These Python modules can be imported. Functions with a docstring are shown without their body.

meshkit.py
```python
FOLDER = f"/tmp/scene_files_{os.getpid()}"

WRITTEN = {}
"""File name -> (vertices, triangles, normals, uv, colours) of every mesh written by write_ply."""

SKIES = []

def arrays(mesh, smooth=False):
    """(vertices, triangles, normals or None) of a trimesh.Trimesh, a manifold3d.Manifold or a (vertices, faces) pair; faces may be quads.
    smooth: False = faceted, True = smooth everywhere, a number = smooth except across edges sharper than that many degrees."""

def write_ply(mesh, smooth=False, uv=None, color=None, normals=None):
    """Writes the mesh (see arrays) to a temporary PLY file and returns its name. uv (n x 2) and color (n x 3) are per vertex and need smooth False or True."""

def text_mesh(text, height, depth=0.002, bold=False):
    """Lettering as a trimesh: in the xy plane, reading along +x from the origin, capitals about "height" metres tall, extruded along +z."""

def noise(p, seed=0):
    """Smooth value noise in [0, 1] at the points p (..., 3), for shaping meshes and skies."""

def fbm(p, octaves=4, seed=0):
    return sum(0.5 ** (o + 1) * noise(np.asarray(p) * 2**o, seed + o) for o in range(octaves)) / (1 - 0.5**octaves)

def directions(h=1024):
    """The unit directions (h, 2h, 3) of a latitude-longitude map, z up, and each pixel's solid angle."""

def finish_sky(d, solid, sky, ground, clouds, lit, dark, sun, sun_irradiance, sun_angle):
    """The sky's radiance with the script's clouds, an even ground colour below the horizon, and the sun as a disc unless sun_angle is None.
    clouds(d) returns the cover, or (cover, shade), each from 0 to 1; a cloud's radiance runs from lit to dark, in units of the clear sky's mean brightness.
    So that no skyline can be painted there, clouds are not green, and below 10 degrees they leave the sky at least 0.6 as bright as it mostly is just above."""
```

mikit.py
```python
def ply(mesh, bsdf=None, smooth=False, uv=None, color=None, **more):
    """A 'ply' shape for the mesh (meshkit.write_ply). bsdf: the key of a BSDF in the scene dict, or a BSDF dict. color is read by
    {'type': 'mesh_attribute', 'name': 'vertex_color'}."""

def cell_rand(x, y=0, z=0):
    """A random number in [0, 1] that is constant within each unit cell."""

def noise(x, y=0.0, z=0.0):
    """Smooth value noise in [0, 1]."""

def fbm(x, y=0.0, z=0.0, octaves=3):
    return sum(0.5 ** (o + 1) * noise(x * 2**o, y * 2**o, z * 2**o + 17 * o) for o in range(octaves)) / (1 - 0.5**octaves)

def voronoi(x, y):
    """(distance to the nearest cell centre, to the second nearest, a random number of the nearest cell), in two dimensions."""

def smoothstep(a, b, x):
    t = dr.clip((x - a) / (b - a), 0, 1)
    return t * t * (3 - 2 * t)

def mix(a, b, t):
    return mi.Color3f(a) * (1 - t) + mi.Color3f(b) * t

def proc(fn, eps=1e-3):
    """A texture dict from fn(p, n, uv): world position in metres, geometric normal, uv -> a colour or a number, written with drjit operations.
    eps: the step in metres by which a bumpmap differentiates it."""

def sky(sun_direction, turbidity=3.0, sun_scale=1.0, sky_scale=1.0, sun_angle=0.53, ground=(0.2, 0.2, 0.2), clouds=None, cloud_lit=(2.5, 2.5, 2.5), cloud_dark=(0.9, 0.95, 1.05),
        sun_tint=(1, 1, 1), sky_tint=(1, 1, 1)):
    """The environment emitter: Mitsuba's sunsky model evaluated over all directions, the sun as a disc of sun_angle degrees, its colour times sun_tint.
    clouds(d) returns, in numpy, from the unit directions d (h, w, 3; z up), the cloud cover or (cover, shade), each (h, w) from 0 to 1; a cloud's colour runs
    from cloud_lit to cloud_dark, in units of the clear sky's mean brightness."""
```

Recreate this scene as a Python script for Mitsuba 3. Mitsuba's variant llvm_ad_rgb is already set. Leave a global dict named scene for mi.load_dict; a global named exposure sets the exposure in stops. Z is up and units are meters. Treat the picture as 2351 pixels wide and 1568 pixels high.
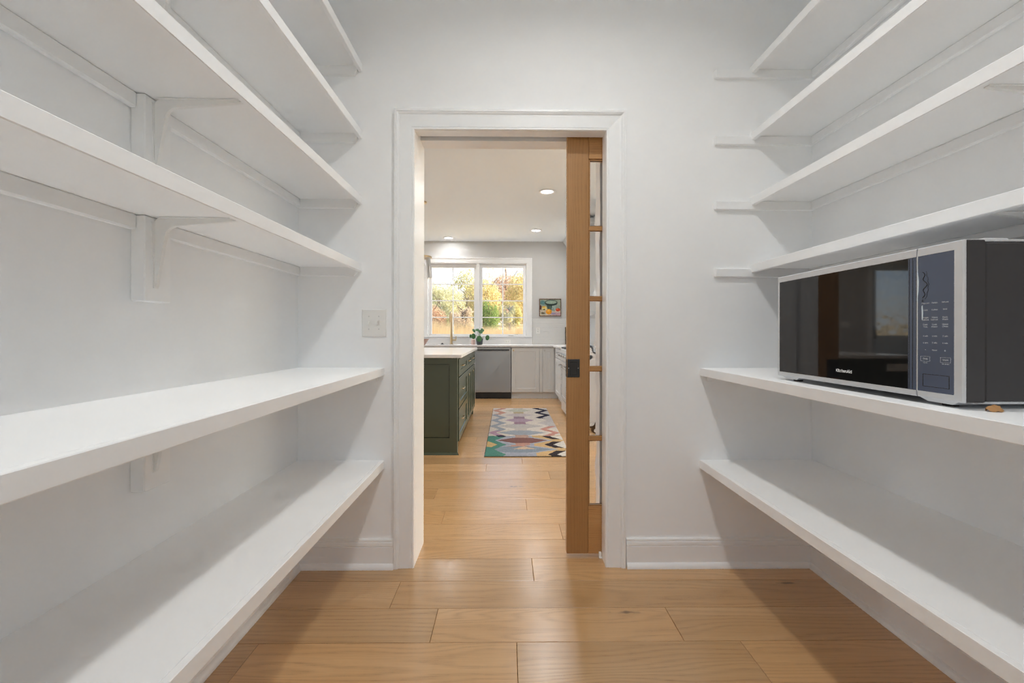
import math, random
import numpy as np, trimesh, mitsuba as mi, drjit as dr
import mikit, meshkit
from shapely.geometry import Polygon, Point, LineString, box as sbox
from shapely.ops import unary_union
from mikit import noise, fbm, voronoi, cell_rand, smoothstep, mix

T = mi.ScalarTransform4f
rng = np.random.default_rng(7)
scene, labels = {}, {}

# ------------------------------------------------------------------ camera, sky, exposure
PSI, RHO = 0.0112, 0.0017
scene['camera'] = {
    'type': 'perspective', 'fov_axis': 'x', 'fov': math.degrees(2 * math.atan(1175.5 / 1000.0)),
    'near_clip': 0.02, 'far_clip': 500.0,
    'principal_point_offset_x': 0.0, 'principal_point_offset_y': (784.0 - 766.07) / 1568.0,
    'to_world': T().look_at(origin=[0, 0, 1.1], target=[math.sin(PSI), math.cos(PSI), 1.1], up=[-RHO, 0, 1]),
}
scene['sky'] = mikit.sky([1.0, 0.0, 0.70], turbidity=6.0, sun_scale=12.0, sky_scale=14.0,
                         ground=(0.32, 0.28, 0.2), sky_tint=(1.02, 1.0, 0.975))
exposure = 0.0
PANTRY_LAMP = 228.0
KITCHEN_LAMP = 152.0

# ------------------------------------------------------------------ helpers
def uniq(key):
    if key not in scene and key not in used: used.add(key); return key
    n = 1
    while f'{key}_{n:03d}' in scene or f'{key}_{n:03d}' in used: n += 1
    used.add(f'{key}_{n:03d}')
    return f'{key}_{n:03d}'
used = set()

def thing(name, label, cat=None, group=None, kind=None):
    k = uniq(name); labels[k] = {'label': label}
    if cat: labels[k]['category'] = cat
    if group: labels[k]['group'] = group
    if kind: labels[k]['kind'] = kind
    return k

def part(parent, name, mesh, mat, smooth=False, label=None, uv=None, **kw):
    k = uniq(f'{parent}__{name}')
    scene[k] = mikit.ply(mesh, mat, smooth=smooth, uv=uv, **kw)
    if label: labels[k] = {'label': label}
    return k

def solo(name, mesh, mat, label, cat=None, group=None, kind=None, smooth=False, uv=None, **kw):
    k = thing(name, label, cat, group, kind)
    scene[k] = mikit.ply(mesh, mat, smooth=smooth, uv=uv, **kw)
    return k

def cat(*ms): return trimesh.util.concatenate([m for m in ms if m is not None])

def bx(x0, x1, y0, y1, z0, z1, b=0.0):
    x0, x1 = min(x0, x1), max(x0, x1); y0, y1 = min(y0, y1), max(y0, y1); z0, z1 = min(z0, z1), max(z0, z1)
    if b <= 0:
        return trimesh.creation.box(bounds=[[x0, y0, z0], [x1, y1, z1]])
    b = min(b, 0.45 * min(x1 - x0, y1 - y0, z1 - z0))
    P = []
    for X, sx in ((x0, 1), (x1, -1)):
        for Y, sy in ((y0, 1), (y1, -1)):
            for Z, sz in ((z0, 1), (z1, -1)):
                P += [(X, Y + sy * b, Z + sz * b), (X + sx * b, Y, Z + sz * b), (X + sx * b, Y + sy * b, Z)]
    return trimesh.convex.convex_hull(np.array(P))

def hull(P): return trimesh.convex.convex_hull(np.array(P, float))

def loft(A, B, caps=True):
    """closed loops A and B (n,3) joined by quads, planar caps"""
    A, B = np.asarray(A, float), np.asarray(B, float); n = len(A)
    F = []
    for i in range(n):
        j = (i + 1) % n
        F += [[i, j, n + j], [i, n + j, n + i]]
    V = np.vstack([A, B])
    if caps:
        c = A - A.mean(0); u, s, vt = np.linalg.svd(c)
        p2 = c @ vt[:2].T
        v2, f2 = trimesh.creation.triangulate_polygon(Polygon(p2), engine='earcut')
        idx = [int(np.argmin(((p2 - v) ** 2).sum(1))) for v in v2]
        for f in f2:
            F.append([idx[f[0]], idx[f[1]], idx[f[2]]]); F.append([n + idx[f[0]], n + idx[f[2]], n + idx[f[1]]])
    m = trimesh.Trimesh(V, np.array(F), process=False)
    return trimesh.Trimesh(m.vertices[m.faces].reshape(-1, 3), np.arange(len(m.faces) * 3).reshape(-1, 3), process=True)

def face(kind, off):
    """mapper from (a right, b up, c toward viewer) to world"""
    if kind == '-y': return lambda a, b, c: (a, off - c, b)
    if kind == '+y': return lambda a, b, c: (-a, off + c, b)
    if kind == '-x': return lambda a, b, c: (off - c, -a, b)
    if kind == '+x': return lambda a, b, c: (off + c, a, b)
    if kind == '+z': return lambda a, b, c: (a, b, off + c)
    if kind == '-z': return lambda a, b, c: (a, -b, off - c)

def mapm(m, fm):
    v = np.array(m.vertices); m = m.copy()
    m.vertices = np.stack(np.broadcast_arrays(*fm(v[:, 0], v[:, 1], v[:, 2])), -1)
    return m

def rings(fm, R, capfirst=True):
    """rectangle loops (a0,a1,b0,b1,c) joined in sequence, last one filled"""
    V, F = [], []
    for (a0, a1, b0, b1, c) in R:
        V += [fm(a0, b0, c), fm(a1, b0, c), fm(a1, b1, c), fm(a0, b1, c)]
    for k in range(len(R) - 1):
        for i in range(4):
            j = (i + 1) % 4; p, q = 4 * k, 4 * k + 4
            F += [[p + i, p + j, q + j], [p + i, q + j, q + i]]
    e = 4 * (len(R) - 1)
    F += [[e, e + 1, e + 2], [e, e + 2, e + 3]]
    if capfirst: F += [[0, 2, 1], [0, 3, 2]]
    return trimesh.Trimesh(np.array(V, float), np.array(F), process=False)

def slab(fm, a0, a1, b0, b1, c0, c1, bev=0.002):
    return rings(fm, [(a0, a1, b0, b1, c0), (a0, a1, b0, b1, c1 - bev), (a0 + bev, a1 - bev, b0 + bev, b1 - bev, c1)])

def shaker(fm, a0, a1, b0, b1, fw=0.06, th=0.02, rec=0.009, bev=0.0015):
    i = lambda d, c: (a0 + d, a1 - d, b0 + d, b1 - d, c)
    return rings(fm, [i(0, 0), i(0, th - bev), i(bev, th), i(fw, th), i(fw + 0.003, th - rec)])

def cyl(p, q, r, n=16, r2=None):
    p, q = np.array(p, float), np.array(q, float); d = q - p; d /= np.linalg.norm(d)
    u = np.cross(d, [0, 0, 1] if abs(d[2]) < .9 else [1, 0, 0]); u /= np.linalg.norm(u); w = np.cross(d, u)
    a = np.arange(n) * 2 * np.pi / n; r2 = r if r2 is None else r2
    ring = np.cos(a)[:, None] * u + np.sin(a)[:, None] * w
    V = np.vstack([p + r * ring, q + r2 * ring, [p], [q]]); F = []
    for i in range(n):
        j = (i + 1) % n
        F += [[i, j, n + j], [i, n + j, n + i], [2 * n, j, i], [2 * n + 1, n + i, n + j]]
    return trimesh.Trimesh(V, np.array(F), process=False)

def tube(P, r, n=10, closed=False):
    P = np.asarray(P, float); m = len(P); r = np.broadcast_to(r, (m,))
    t = np.gradient(P, axis=0); t /= np.linalg.norm(t, axis=1, keepdims=True)
    u = np.cross(t[0], [0, 0, 1] if abs(t[0][2]) < .9 else [1, 0, 0]); u /= np.linalg.norm(u)
    a = np.arange(n) * 2 * np.pi / n; V = []
    for i in range(m):
        u = u - t[i] * (u @ t[i]); u /= np.linalg.norm(u); w = np.cross(t[i], u)
        V.append(P[i] + r[i] * (np.cos(a)[:, None] * u + np.sin(a)[:, None] * w))
    V = np.vstack(V + [P[:1], P[-1:]]); F = []
    for k in range(m - 1):
        for i in range(n):
            j = (i + 1) % n
            F += [[k * n + i, k * n + j, (k + 1) * n + j], [k * n + i, (k + 1) * n + j, (k + 1) * n + i]]
    for i in range(n):
        j = (i + 1) % n
        F += [[m * n, j, i], [m * n + 1, (m - 1) * n + i, (m - 1) * n + j]]
    return trimesh.Trimesh(V, np.array(F), process=False)

def lathe(prof, c, n=32):
    m = trimesh.creation.revolve(np.array(prof, float), sections=n)
    m.apply_translation(c); return m

def extr(poly, h):  # polygon in xy extruded along z
    gs = getattr(poly, 'geoms', [poly])
    return cat(*[trimesh.creation.extrude_polygon(g, h, engine='earcut') for g in gs])

def boxes(*bs): return cat(*[bx(*b) for b in bs])

def wall_rect(fm, a0, a1, b0, b1, c0, c1, holes):
    P = sbox(a0, b0, a1, b1)
    for h in holes: P = P.difference(sbox(h[0], h[2], h[1], h[3]))
    m = extr(P, c1 - c0); m.apply_translation([0, 0, c0])
    return mapm(m, fm)

# ------------------------------------------------------------------ materials
def two(b): return {'type': 'twosided', 'bsdf': b}
def rgb(*c): return {'type': 'rgb', 'value': list(c)}
def sr(r, g, b):
    f = lambda v: (v / 255 / 12.92) if v <= 10 else ((v / 255 + .055) / 1.055) ** 2.4
    return rgb(f(r), f(g), f(b))
def mat(name, color, rough=.5, spec=.5, metal=0.0, **kw):
    c = color if isinstance(color, dict) else rgb(*color)
    scene['mat_' + name] = two({'type': 'principled', 'base_color': c, 'roughness': rough, 'specular': spec, 'metallic': metal, **kw})
    return 'mat_' + name

def diffuse(name, color):
    scene['mat_' + name] = two({'type': 'diffuse', 'reflectance': color if isinstance(color, dict) else rgb(*color)})
    return 'mat_' + name

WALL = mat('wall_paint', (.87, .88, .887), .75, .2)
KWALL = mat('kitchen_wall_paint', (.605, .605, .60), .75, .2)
CEIL = mat('ceiling_paint', (.86, .91, .945), .85, .2)
TRIM = mat('trim_paint', (.875, .885, .89), .34, .45)
SHELF = mat('shelf_paint', (.89, .90, .903), .32, .45)
METALW = mat('white_metal', (.83, .83, .82), .28, .5)
SCREW = mat('screw_steel', (.55, .55, .54), .3, .5, .9)
PLASTIC = mat('white_plastic', (.82, .815, .79), .3, .5)
SLOT = mat('slot_dark', (.06, .06, .06), .6, .3)
BLACK = mat('black_metal', (.012, .012, .013), .38, .5)
STEEL = mat('brushed_steel', (.40, .43, .46), .34, .5, .7, anisotropic=.6)
SILVER = mat('silver_paint', (.60, .61, .63), .35, .5, .35)
CHARCOAL = mat('charcoal_paint', (.030, .028, .030), .42, .5)
DARKGLASS = mat('dark_glass', (.006, .006, .007), .015, .55)
FILM = mat('blue_film', (.060, .078, .125), .22, .5)
FILMLIGHT = mat('film_highlight', (.62, .70, .76), .3, .5)  # pale colour painted in for highlights on the film
PRINT = mat('panel_print', (.55, .56, .60), .6, .2)
BRANDP = mat('brand_print', (.85, .85, .85), .5, .3)
CHROME = mat('chrome', (.75, .75, .76), .12, .5, 1.0)
BRASS = mat('brass', (.62, .48, .29), .25, .5, 1.0)
GREEN = mat('green_paint', (.047, .061, .038), .24, .6)
QUARTZ = mat('white_quartz', (.80, .80, .80), .08, .5)
GREYCAB = mat('grey_cabinet_paint', (.70, .71, .71), .4, .45)
RANGEW = mat('white_enamel', (.70, .70, .70), .2, .5)
TILE = mat('white_tile', (.74, .74, .73), .12, .5)
GROUT = mat('grout', (.70, .70, .69), .8, .2)
RUBBER = mat('black_rubber', (.012, .012, .012), .7, .3)
CERAMIC = mat('slate_ceramic', (.045, .055, .06), .5, .4)
LEAFG = mat('plant_leaf', (.045, .14, .045), .35, .5)
STEMG = mat('plant_stem', (.16, .20, .09), .5, .4)
SOAP = mat('pink_soap', (.70, .50, .44), .3, .5)
BOWLP = mat('clay_bowl', (.34, .22, .19), .5, .4)
BOARDW = mat('cutting_board_wood', (.50, .33, .16), .5, .4)
BOARDD = mat('cutting_board_edge', (.06, .04, .02), .5, .4)
FRAMEB = mat('brown_frame', (.10, .05, .03), .4, .5)
SCRAP = mat('brown_scrap', (.42, .22, .09), .7, .3)
DOORP = mat('exterior_door_paint', (.74, .83, .88), .35, .5)
SUBFLOOR = mat('subfloor', (.07, .045, .028), .9, .1)
scene['mat_lamp_off'] = two({'type': 'diffuse', 'reflectance': rgb(.8, .8, .8)})
scene['mat_pane'] = {'type': 'thindielectric', 'int_ior': 1.5}
scene['mat_glass'] = {'type': 'dielectric', 'int_ior': 1.5}

def oak(base, dark, light, vscale=1.0, knots=True, ringc=.24, porec=.42):
    def fn(p, n, uv):
        u, v = uv.x, uv.y
        k = dr.floor(v); w = v - k
        r1, r2, r3 = cell_rand(k, 3, 1), cell_rand(k, 7, 2), cell_rand(k, 11, 5)
        ku = u + r1 * 13.0
        warp = fbm(ku * 1.1, w * 7.0 + r2 * 40, k * 3.1, 3) - 0.5
        # growth rings: broad arches drawn out along the board
        ring = w * (26 + 30 * r3) * vscale + warp * (7.0 + 7.0 * r2) + dr.square((w - 0.09) * 7) * 1.2 * dr.sin(ku * 1.7)
        a = 0.5 + 0.5 * dr.sin(ring * 6.283)
        a = a * a
        fine = noise(ku * 9.0, w * 520 * vscale, k)
        pore = smoothstep(0.62, 0.95, noise(ku * 22.0, w * 900 * vscale, k + 5)) * (0.35 + 0.65 * a)
        broad = fbm(ku * 0.9, w * 12, k + 9, 3)
        c = mix(base, light, smoothstep(0.35, 0.8, broad) * 0.6 + 0.4 * fine)
        c = mix(c, dark, dr.clip(ringc * a + porec * pore, 0, 1))
        if knots:
            d1, d2, cr = voronoi(ku * 0.9, w * 5 + k * 7.7)
            kn = (1 - smoothstep(0.02, 0.085, d1 + 0.05 * noise(ku * 60, w * 60))) * dr.select(cr > 0.91, 1.0, 0.0)
            c = mix(c, mi.Color3f(0.10, 0.055, 0.03), kn * 0.8)
        tone = 0.86 + 0.26 * r2
        return c * tone * mi.Color3f(1.0, 0.99 + 0.03 * (r3 - .5), 0.98 + 0.08 * (r3 - .5))
    return fn
mat('oak_floor', mikit.proc(oak((.490, .292, .134), (.330, .175, .070), (.560, .355, .182))), .23, .95)
mat('oak_door', mikit.proc(oak((.39, .195, .068), (.25, .11, .034), (.46, .25, .098), 1.9, False, .14, .5)), .38, .45)

# ------------------------------------------------------------------ room dimensions
XL, XR, DW = -.9834, 1.4502, 2.0582
NEAR, CZ, KZ = -1.35, 2.811, 2.79
FARY = 7.98
KL, KR = -6.4, 2.75
OXL, OXR, OZ = -.436, .466, 2.057     # opening in the pantry wall
REAR = 2.272

# ------------------------------------------------------------------ structure
def S(name, mesh, m, label=None, **kw):
    k = uniq(name); scene[k] = mikit.ply(mesh, m, **kw); labels[k] = {'kind': 'structure'}
    if label: labels[k]['label'] = label
    return k
def St(name, label=None):
    k = uniq(name); labels[k] = {'kind': 'structure'}
    if label: labels[k]['label'] = label
    return k

S('wall_left', bx(XL - .12, XL, NEAR - .1, DW + .005, 0, CZ), WALL, 'left pantry wall behind the white shelves')
S('wall_right', bx(XR, XR + .12, NEAR - .1, DW + .005, 0, CZ), WALL, 'right pantry wall behind the white shelves')
S('wall_near', wall_rect(face('-y', NEAR - .1), XL - .12, XR + .12, 0, CZ, -.1, 0, [(-.32, .38, .0, 2.30)]), WALL, 'pantry wall behind the camera with an opening for the added glazed fill door')
PL = [(.252, 1.08), (.252, -.55)]
cp_ = sbox(XL - .12, NEAR - .1, XR + .12, DW + .01)
for q in PL: cp_ = cp_.difference(Point(*q).buffer(.080, 32))
m = extr(cp_, .1); m.apply_translation([0, 0, CZ])
S('ceiling', m, CEIL, 'pantry ceiling')
S('wall_back', boxes(
    (XL - .12, OXL - .02, DW, REAR, 0, CZ), (OXL - .02, OXR + .02, DW, REAR, 2.10, CZ), (OXR + .02, XR + .12, DW, REAR, 2.10, CZ),
    (OXR + .02, 1.30, DW, 2.128, 0, 2.10), (OXR + .02, 1.30, 2.197, REAR, 0, 2.10), (1.30, XR + .12, DW, REAR, 0, 2.10)),
  WALL, 'pantry end wall around the doorway to the kitchen')
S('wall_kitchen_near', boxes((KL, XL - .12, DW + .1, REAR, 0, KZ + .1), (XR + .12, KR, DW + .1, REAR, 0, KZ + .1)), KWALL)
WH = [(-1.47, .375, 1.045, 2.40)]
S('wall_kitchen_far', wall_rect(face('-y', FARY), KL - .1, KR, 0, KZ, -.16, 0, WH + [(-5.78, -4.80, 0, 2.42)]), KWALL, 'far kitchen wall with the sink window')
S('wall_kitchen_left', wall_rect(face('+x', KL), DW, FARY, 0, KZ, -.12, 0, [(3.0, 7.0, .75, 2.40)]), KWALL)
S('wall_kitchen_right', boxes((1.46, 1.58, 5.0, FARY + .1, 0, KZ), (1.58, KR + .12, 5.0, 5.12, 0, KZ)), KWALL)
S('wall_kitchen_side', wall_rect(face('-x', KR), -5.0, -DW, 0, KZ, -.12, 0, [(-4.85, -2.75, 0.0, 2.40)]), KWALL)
S('ceiling_kitchen', bx(KL - .12, KR + .12, REAR - .2, FARY + .16, KZ, KZ + .12), CEIL, 'white kitchen ceiling with recessed lights')

# floor: dark base with separate oak planks
S('floor', boxes((XL - .05, XR + .05, NEAR - .05, DW + .1, -.08, -.010), (KL, KR, DW - .0, FARY, -.08, -.010)), SUBFLOOR, 'oak plank floor running through pantry and kitchen')
joints = {0: [-2.9, -.47], 1: [-.278, .637], 2: [-.878, .035, .838], -1: [.3, 1.3], }
PW, Y0 = .1929, 1.7465    # row 0 spans Y0..Y0+PW
known = {0: [-.470], -1: [-.274, .637], -2: [-.878, .036, .838], 1: [.122], 3: [.302], 4: [-.380], 5: [.126], 6: [-.487], 8: [.330], 9: [-.170], 10: [.131]}
pk = 0
prng = random.Random(11)
for row in range(-17, 33):
    y0 = Y0 + PW * row; y1 = y0 + PW
    if y0 > FARY or y1 < NEAR: continue
    if y1 <= DW + .06: x0, x1 = XL, XR
    elif y0 < 2.29: x0, x1 = (KL, KR)
    else: x0, x1 = KL, KR
    js = sorted(known.get(row, []))
    if not js: js = [prng.uniform(x0 + .2, x1 - .3)]
    while js[0] - x0 > 2.1: js.insert(0, js[0] - prng.uniform(1.3, 2.1))
    while x1 - js[-1] > 2.1: js.append(js[-1] + prng.uniform(1.3, 2.1))
    if row == 1: js = [j for j in js if XL < j < XR] ; x0, x1 = OXL - .02 - .6, OXR + 1.0
    e = [x0] + js + [x1]
    for a, b in zip(e[:-1], e[1:]):
        if b - a < .03: continue
        ya, yb = max(y0, NEAR), min(y1, FARY)
        g = .0006
        m = rings(face('+z', 0), [(a + g, b - g, ya + g, yb - g, -.010), (a + g, b - g, ya + g, yb - g, -.0016), (a + g + .0013, b - g - .0016, ya + g + .0013, yb - g - .0016, 0)], False)
        m = trimesh.Trimesh(m.vertices[m.faces].reshape(-1, 3), np.arange(len(m.faces) * 3).reshape(-1, 3), process=False)
        v = np.array(m.vertices)
        off = prng.uniform(0, 9)
        uv = np.stack([v[:, 0] + off + 8, (v[:, 1] - y0) + pk], -1)
        part('floor', 'plank', m, 'mat_oak_floor', uv=uv)
        pk += 1

# base boards
def base_profile():
    return [(0, 0), (.030, 0), (.030, .006), (.027, .015), (.020, .022), (.0145, .024), (.0145, .098), (.0115, .100), (.0115, .102),
            (.015, .105), (.0155, .116), (.013, .122), (.0105, .1225), (.0105, .1245), (.0125, .127), (.0115, .132), (.006, .136), (0, .136)]
def baseboard(name, fn0, fn1):
    P = base_profile()
    return S(name, loft([fn0(t, z) for t, z in P], [fn1(t, z) for t, z in P]), TRIM, smooth=35)
baseboard('baseboard_left', lambda t, z: (XL + t, NEAR, z), lambda t, z: (XL + t, DW - t, z))
baseboard('baseboard_right', lambda t, z: (XR - t, DW - t, z), lambda t, z: (XR - t, NEAR, z))
CA, CB = -.5287, .5640
baseboard('baseboard_back', lambda t, z: (XL + t, DW - t, z), lambda t, z: (CA, DW - t, z))
baseboard('baseboard_back', lambda t, z: (CB, DW - t, z), lambda t, z: (XR - t, DW - t, z))

# door casing (trim_1): two legs, a head, split jambs
cas = [(0, 0), (0, .008), (.002, .0115), (.006, .013), (.0085, .0125), (.0088, .0105), (.012, .0105), (.0125, .0125), (.060, .0145), (.0655, .0160), (.0658, .0140),
       (.069, .0140), (.0725, .0175), (.076, .0205), (.079, .0215), (.0790, .0200), (.081, .0200), (.082, .0230), (.0915, .0230), (.0925, .022), (.0925, 0)]
CI, CO, CT = OXL - .0, OXR + .0, OZ
tr = St('trim_1', 'white moulded casing around the pantry doorway')
def leg(sx, x_in):
    A = [(x_in + sx * w, DW - t, 0) for w, t in cas]; B = [(x_in + sx * w, DW - t, CT + w) for w, t in cas]
    return loft(A, B)
part(tr, 'casing_leg', leg(-1, CI), TRIM, 35); part(tr, 'casing_leg', leg(1, CO), TRIM, 35)
part(tr, 'casing_head', loft([(CI - w, DW - t, CT + w) for w, t in cas], [(CO + w, DW - t, CT + w) for w, t in cas]), TRIM, 35)
part(tr, 'jamb', bx(OXL - .02, OXL, DW - .002, 2.29, 0, 2.10, .001), TRIM)
part(tr, 'jamb', bx(OXR, OXR + .02, DW - .002, 2.133, 0, 2.10, .001), TRIM)
part(tr, 'jamb', bx(OXR, OXR + .02, 2.192, 2.29, 0, 2.10, .001), TRIM)
part(tr, 'head_jamb', bx(OXL, OXR, DW - .002, 2.118, OZ, 2.10, .001), TRIM)
part(tr, 'head_jamb', bx(OXL, OXR, 2.190, 2.286, 2.068, 2.10, .001), TRIM)
# kitchen side casing, plain
part(tr, 'casing_leg', bx(OXL - .095, OXL - .004, REAR, 2.29, 0, 2.16, .003), TRIM)
part(tr, 'casing_leg', bx(OXR + .004, OXR + .095, REAR, 2.29, 0, 2.16, .003), TRIM)
part(tr, 'casing_head', bx(OXL - .004, OXR + .004, REAR, 2.29, 2.074, 2.16, .003), TRIM)
part(tr, 'door_track', bx(OXL, OXR, 2.135, 2.175, 2.085, 2.10), SCREW)

# ------------------------------------------------------------------ pocket door
d1 = St('door_1', 'oak pocket door with five rippled glass lights, slid mostly into the right wall')
DY0, DY1 = 2.140, 2.176
did = [0]
def wood_uv(m, along, across):
    m = trimesh.Trimesh(m.vertices[m.faces].reshape(-1, 3), np.arange(len(m.faces) * 3).reshape(-1, 3), process=False)
    v = np.array(m.vertices); did[0] += 1
    return m, np.stack([v[:, along] * .8 + did[0] * 1.7, (v[:, across] - v[:, across].min() + .3 * (v[:, 1] - DY0)) * 1.0 + did[0] + .002], -1)
def wood(parent, name, m, along, across, **kw):
    m, uv = wood_uv(m, along, across); return part(parent, name, m, 'mat_oak_door', uv=uv, **kw)
DX0, DX1 = .295, 1.200
wood(d1, 'stile', bx(DX0, .401, DY0, DY1, .018, 2.078, .002), 2, 0)
wood(d1, 'stile', bx(1.094, DX1, DY0, DY1, .018, 2.078, .002), 2, 0)
zs = [(.256, .570), (.598, .913), (.941, 1.261), (1.287, 1.606), (1.634, 1.955)]
wood(d1, 'rail', bx(.4015, 1.0935, DY0 + .0006, DY1 - .0006, .018, .250, .001), 0, 2)
wood(d1, 'rail', bx(.4015, 1.0935, DY0 + .0006, DY1 - .0006, 1.962, 2.078, .001), 0, 2)
for (a, b), (c, d) in zip(zs[:-1], zs[1:]):
    wood(d1, 'muntin', hull([(x, y, z) for x in (.4015, 1.0935) for y, zz in ((DY0 + .004, (b + .004, c - .004)), (DY0 + .012, (b, c)), (DY1 - .004, (b + .004, c - .004)), (DY1 - .012, (b, c))) for z in zz]), 0, 2)
# beads along the stile and the outer rails
def bead(x0, x1, z0, z1): return boxes((x0, x1, DY0 + .006, DY1 - .006, z0, z1, .002))
wood(d1, 'bead', bead(.4015, .4085, .250, 1.962), 2, 0)
wood(d1, 'bead', bead(1.0865, 1.0935, .250, 1.962), 2, 0)
wood(d1, 'bead', bead(.4085, 1.0865, .250, .257), 0, 2)
wood(d1, 'bead', bead(.4085, 1.0865, 1.954, 1.962), 0, 2)
def ripple_pane(x0, x1, z0, z1, seed):
    nx, nz = 86, 42
    X, Z = np.meshgrid(np.linspace(x0, x1, nx), np.linspace(z0, z1, nz))
    P = np.stack([X * 17, Z * 11 + seed * 3, X * 0 + seed], -1)
    w = meshkit.fbm(P, 2, seed) * .0085
    Q = np.stack([X * 9, Z * 15 + seed, X * 0 + seed + 9], -1)
    w2 = meshkit.fbm(Q, 2, seed + 31) * .0045
    yc = (DY0 + DY1) / 2
    V = np.vstack([np.stack([X, yc - .0035 - w, Z], -1).reshape(-1, 3), np.stack([X, yc + .0035 + w2, Z], -1).reshape(-1, 3)])
    F = []; N = nx * nz
    i, j = np.meshgrid(np.arange(nx - 1), np.arange(nz - 1)); a = (j * nx + i).ravel()
    F = np.vstack([np.stack([a, a + 1, a + nx + 1], 1), np.stack([a, a + nx + 1, a + nx], 1)])
    B = F[:, ::-1] + N
    loop = list(range(nx)) + [k * nx + nx - 1 for k in range(1, nz)] + [(nz - 1) * nx + k for k in range(nx - 2, -1, -1)] + [k * nx for k in range(nz - 2, 0, -1)]
    E = []
    for p, q in zip(loop, loop[1:] + loop[:1]): E += [[q, p, p + N], [q, p + N, q + N]]
    return trimesh.Trimesh(V, np.vstack([F, B, np.array(E)]), process=False)
for k, (a, b) in enumerate(zs):
    part(d1, 'glass_pane', ripple_pane(.4085, 1.0865, a, b, k + 2), 'mat_glass', smooth=40)
pl = thing('pull_plate', 'square black recessed pull on the oak pocket door', 'door pull') if False else d1
fm = face('-y', DY0)
pull = rings(fm, [(.2965, .357, .886, .975, 0), (.2965, .357, .886, .975, .0022), (.298, .3555, .8875, .9735, .003), (.308, .343, .898, .961, .003), (.3095, .3415, .8995, .9595, .0006)])
part(d1, 'door_pull', pull, BLACK, label='square black recessed pull')
part(d1, 'edge_pull', boxes((DX0 - .0015, DX0 + .001, DY0 + .004, DY1 - .004, .886, .975, .0006)), BLACK)
for sx in (.3025, .350):
    part(d1, 'screw', cyl((sx, DY0 - .0034, .931), (sx, DY0, .931), .0022, 10), SCREW)
solo('door_guide', boxes((.452, .464, 2.128, 2.139, .008, .030, .001), (.452, .4655, 2.122, 2.139, .001, .008, .001)), PLASTIC,
     'small white plastic floor guide at the foot of the oak sliding door', 'door guide')

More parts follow.
